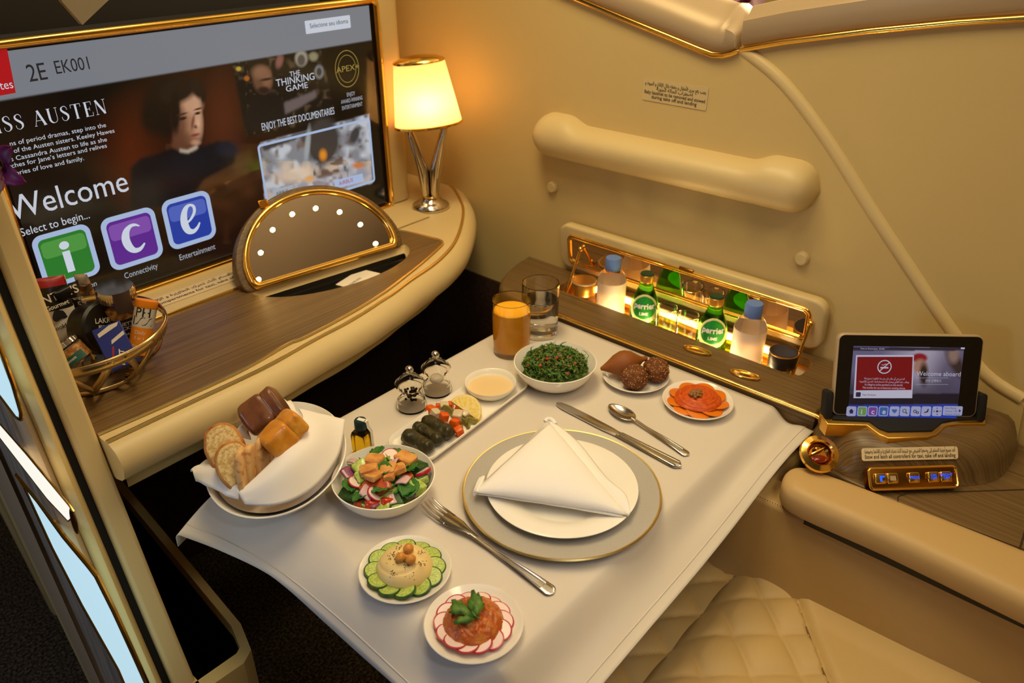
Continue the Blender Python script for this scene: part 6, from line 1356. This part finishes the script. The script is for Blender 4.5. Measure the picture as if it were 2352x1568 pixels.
mat('tube_orange', (236, 140, 26), .4); mat('gum_blue', (28, 40, 130), .3); mat('nut_mix', (120, 66, 30), .5, cells=(90, ((150, 84, 36), (90, 44, 20), (176, 120, 60), (70, 34, 18)))); mat('print_white', (222, 214, 200), .6); mat('dark_label', (34, 32, 32), .45); mat('pink', (226, 96, 110), .5)
def packet(nm, label, cat, corners, zz, th, mt, top=None, prints=(), group=None, bulge=1.):
    """pillow packet: px corners lower-left, lower-right, upper-right, upper-left with their heights"""
    q = [Z(x, y, DZ+z) for (x, y), z in zip(corners, zz)]; X = (q[1]-q[0]+q[2]-q[3]); Yv = (q[3]-q[0]+q[2]-q[1]); M = plane(sum(q, Vector())/4, X, Yv); l = [M.inverted() @ p for p in q]
    T = thing(nm, label, cat, M.translation, group=group); m = MB().mat(mt)
    def f(u, v, s):
        p = l[0].lerp(l[1], u).lerp(l[3].lerp(l[2], u), v); return (p.x, p.y, s*th*(math.sin(PI*u)*math.sin(PI*v))**.5*(1+.25*noise.noise(Vector((u*4, v*4, th*900))))*bulge)
    m.grid(lambda u, v: f(u, v, 1), 18, 18, T=M); m.grid(lambda u, v: f(1-u, v, -1), 18, 18, T=M); m.obj('wrapper', T, auto=0)
    if top:
        m = MB()
        for mt2, v0, v1 in top: m.mat(mt2).grid(lambda u, v: Vector(f(.02+.96*u, v0+(v1-v0)*v, 1))+Vector((0, 0, .0006)), 16, 8, T=M)
        m.obj('printed_band', T, auto=0)
    if prints:
        m = MB(); R3 = M.to_3x3(); a = (l[1]-l[0]).normalized()
        for tx, u, v, s, mt2 in prints: p = Vector(f(u, v, 1)); m.mat(mt2).text(tx, M @ (p+Vector((0, 0, .0022))), R3 @ a, R3 @ Vector((-a.y, a.x, 0)), s, align='CENTER', bold=.012)
        m.obj('print', T, smooth=False)
    return T
packet('snack_bag', 'tall black and white crisp bag at the back left of the snack bowl', 'snack bag', [(120, 800), (190, 770), (150, 632), (72, 640)], (.03, .03, .135, .135), .012, 'pack_white', [('pack_black', .52, 1.0), ('pack_red', .86, 1.0)], (("HUNTER'S", .42, .66, .019, 'print_white'), ('Gourmet', .5, .56, .010, 'print_white'), ('brookfarm', .5, .24, .010, 'dark_label'), ('\u2660', .5, .36, .026, 'dark_label')))
packet('chocolate_bar', 'black wrapped chocolate bar leaning in the middle of the snack bowl', 'chocolate bar', [(172, 742), (205, 735), (170, 640), (128, 676)], (.045, .045, .118, .118), .006, 'pack_black', [('pack_gold', .30, .38)], (('55%', .62, .44, .014, 'print_white'), ('Orange', .5, .66, .008, 'print_white')))
packet('nut_pouch', 'clear pouch of mixed nuts with a white top in the snack bowl', 'snack bag', [(190, 690), (224, 690), (200, 628), (168, 632)], (.06, .06, .125, .125), .010, 'nut_mix', [('pack_white', .72, 1.0)], (('Date night', .55, .80, .006, 'dark_label'),))
def can(nm, label, cat, p0, p1, z0, z1, r, build, group=None):
    a, b = Z(*p0, DZ+z0), Z(*p1, DZ+z1); d = b-a; M = plane(a, Vector((d.y, -d.x, 0)) if abs(d.x)+abs(d.y) > 1e-4 else (1, 0, 0), d.cross(Vector((d.y, -d.x, 0)))); Zd = d.normalized(); x = Vector((_r.x, _r.y, 0)); x = (x-Zd*x.dot(Zd)).normalized(); M = Matrix((x, Zd.cross(x), Zd)).transposed().to_4x4(); M.translation = a
    T = thing(nm, label, cat, a, group=group); build(T, M, r, d.length); return T
def b_jar(T, M, r, L_):
    m = MB().mat('plastic_clear'); m.lathe([(0, 0), (r*.95, 0), (r, .003), (r, L_*.72), (r*.9, L_*.78), (0, L_*.78)], T=M, seg=36); m.obj('jar', T)
    m = MB().mat('nuts'); m.lathe([(0, .002), (r*.93, .003), (r*.94, L_*.66), (0, L_*.68)], T=M, seg=30); m.obj('filling', T)
    m = MB().mat('chrome'); m.lathe([(r*.92, L_*.78), (r*.96, L_*.79), (r*.96, L_*.97), (r*.9, L_), (0, L_)], T=M, seg=40)
    for k in range(48): a = 2*PI*k/48; m.tube([(r*.965*math.cos(a), r*.965*math.sin(a), L_*.80), (r*.965*math.cos(a), r*.965*math.sin(a), L_*.95)], .0004, 4, T=M)
    m.obj('lid', T)
def lab_jar(T, M, r, z0, z1, mt, txts, ang=-PI/2, span=2.0):
    m = MB().mat(mt); m.grid(lambda u, v: (r*1.015*math.cos(ang+(u-.5)*span), r*1.015*math.sin(ang+(u-.5)*span), z0+(z1-z0)*v), 18, 4, T=M); m.obj('label', T, auto=0)
    m = MB(); m.T = M; m.mat('print_white'); q = MB().mat('print_white')
    for tx, z, s in txts:
        t = MB().mat('print_white'); t.text(tx, (0, 0, 0), (1, 0, 0), (0, 1, 0), s, align='CENTER', bold=.012); q.add([(r*1.03*math.cos(ang+v[0]/r), r*1.03*math.sin(ang+v[0]/r), z+v[1]) for v in t.v], t.f, M)
    if txts: q.obj('print', T, smooth=False)
def nutjar(T, M, r, L_):
    b_jar(T, M, r, L_); lab_jar(T, M, r, L_*.12, L_*.50, 'dark_label', (('BENNETT', L_*.38, .0085), ('SNACKS', L_*.29, .0085), ('Almonds', L_*.18, .006)), ang=-PI/2+.35)
    m = MB().mat('brown_label'); m.grid(lambda u, v: (r*1.02*math.cos(-PI/2+.75+(u-.5)*.9), r*1.02*math.sin(-PI/2+.75+(u-.5)*.9), L_*(.62+.42*v)), 8, 4, T=M); m.obj('seal_label', T, auto=0)
can('nut_jar', 'nut jar with a silver lid standing at the back of the snack bowl', 'jar', (290, 765), (262, 658), .028, .118, .030, nutjar)
def smalljar(T, M, r, L_): b_jar(T, M, r, L_); lab_jar(T, M, r, L_*.10, L_*.42, 'teal_label', (('Bennett', L_*.24, .006),), ang=-PI/2+.3)
can('snack_jar', 'small jar with silver lid and teal label at the front left of the snack bowl', 'jar', (185, 832), (140, 788), .034, .066, .023, smalljar)
def tub(T, M, r, L_):
    m = MB().mat('black'); m.lathe([(0, 0), (r*.94, 0), (r*.96, .003), (r*.96, L_*.5), (r, L_*.52), (r, L_-.004), (r-.004, L_), (0, L_)], T=M, seg=56); m.obj('tub', T, auto=40)
    m = MB(); R3 = M.to_3x3()
    for tx, x, y, s, mt2 in (('LAKRIDS', 0, .008, .0115, 'print_white'), ('BY', -.012, -.001, .005, 'print_white'), ('B\u00dcLOW', .004, -.004, .0105, 'print_white')): m.mat(mt2).text(tx, M @ Vector((x, y, L_+.0006)), R3 @ Vector((1, .20, 0)), R3 @ Vector((-.20, 1, 0)), s, align='CENTER', bold=.012)
    m.mat('pink').tube([(.010*math.cos(k*.5)+.002, -.017+.007*math.sin(k*.5), L_+.0008) for k in range(13)], .0014, 6, T=M); m.obj('print', T, smooth=False)
can('licorice_tub', 'round black tub tipped towards the front of the snack bowl', 'tub', (206, 755), (246, 752), .052, .062, .043, tub)
def fizz(T, M, r, L_):
    m = MB().mat('tube_orange'); m.lathe([(0, 0), (r, 0), (r, L_*.86), (0, L_*.86)], T=M, seg=36); m.lathe([(r*1.03, L_*.86), (r*1.05, L_*.87), (r*1.05, L_*.99), (r*.98, L_), (0, L_)], T=M, seg=36); m.obj('tube', T, auto=40)
    m = MB().mat('pack_white'); m.lathe([(r*1.012, L_*.50), (r*1.012, L_*.855)], T=M, seg=40); m.obj('white_band', T)
    q = MB().mat('dark_label')
    for tx, z, s, mt2 in (('PH', L_*.70, .020, 'dark_label'), ('IZZ', L_*.54, .020, 'dark_label'), ('Daily', L_*.38, .008, 'print_white'), ('3 in 1', L_*.28, .007, 'print_white'), ('Orange', L_*.14, .006, 'print_white')):
        t = MB().mat(mt2); t.text(tx, (0, 0, 0), (1, 0, 0), (0, 1, 0), s, align='CENTER', bold=.008); q.mat(mt2); q.add([(r*1.03*math.cos(-PI/2+.25+v[0]/r), r*1.03*math.sin(-PI/2+.25+v[0]/r), z+v[1]) for v in t.v], t.f, M)
    q.obj('print', T, smooth=False)
can('tablet_tube', 'orange and white tablet tube leaning at the right of the snack bowl', 'tube', (318, 812), (338, 688), .020, .098, .0165, fizz)
g0 = Z(266, 796, DZ+.050); GB = thing('gum_packet', 'small blue gum packet at the front of the snack bowl', 'packet', g0)
MG = facing(g0, _r+Vector((0, 0, .55)), -ray(266, 796)+Vector((0, 0, .25)))
m = MB().mat('gum_blue'); m.box((0, 0, 0), (.042, .070, .018), T=MG); m.obj('box', GB, bevel=.0015)
m = MB().mat('pack_white'); m.add([(x, y, .0095) for x, y in ((-.016, .020), (.014, .028), (.018, .033), (.004, .033), (-.016, .026))], [(0, 1, 2, 3, 4)], MG); m.add([(x, y, .0095) for x, y in ((-.004, .004), (.019, .012), (.019, .018), (-.002, .010))], [(0, 1, 2, 3)], MG)
m.mat('print_white').text('MINT', MG @ Vector((.004, -.022, .0096)), MG.to_3x3() @ Vector((.35, 1, 0)), MG.to_3x3() @ Vector((-1, .35, 0)), .010, align='CENTER', bold=.03, shear=.25); m.mat('pack_red').add([(x, y, .0095) for x, y in ((-.018, -.030), (-.015, -.030), (-.002, .0), (-.005, .0))], [(0, 1, 2, 3)], MG); m.obj('print', GB, smooth=False)
# ------------------------------------------------------------------ orchids, overhead panel
mat('orchid', (132, 22, 96), .5, var=(40, (96, 14, 70), .4, .6)); mat('orchid_pale', (176, 110, 90), .5); mat('orchid_white', (226, 190, 220), .5); mat('stemgreen', (60, 70, 30), .6)
def orchid(nm, label, c, s, mats, face):
    T = thing(nm, label, 'flower', c); M = plane(c, face[0], face[1])
    for k in range(5):
        m = MB().mat(mats[k % len(mats)]); Mk = M @ Matrix.Rotation(k*2*PI/5+.4, 4, 'Z') @ Matrix.Translation((0, s*.62, 0)) @ Matrix.Rotation(.35, 4, 'X'); leaf(m, Mk, s*1.15, s*.42, .25, .9); m.obj('petal', T, solid=.0006, auto=60)
    m = MB().mat('orchid'); m.lump(M @ Vector((0, -s*.1, s*.18)), (s*.2, s*.2, s*.25), amp=.3, nu=12, nv=8); m.obj('lip', T)
    m = MB().mat('stemgreen'); m.tube(spline([Vector(c), Vector(c)+Vector((-.004, .02, -s*.7)), Vector(c)+Vector((-.010, .03, -s*2.0)), Vector(c)+Vector((-.012, .03, -s*3.4))], 6), .0016, 6); m.obj('stem', T); return T
orchid('orchid_bloom', 'purple orchid bloom at the left edge beside the partition post', XP(-14, 382, .288), .030, ('orchid', 'orchid', 'orchid_pale'), (_r, Vector((0, 0, 1))))
orchid('orchid_bloom', 'purple and white orchid bloom beyond the top of the side wall', XP(1716, -12, 2.05), .050, ('orchid', 'orchid_white'), (_r, Vector((0, 0, 1))))
m = MB().mat('grey_beige'); q = [YP(x, y, 1.30) for x, y in ((143, 4), (190, 57), (252, -2), (300, -90), (90, -90))]
m.rings([[p for p in q], [p+Vector((0, .012, 0)) for p in q]]); tag(m.obj('overhead_panel', smooth=False), 'beige panel corner hanging down above the screen', 'panel')
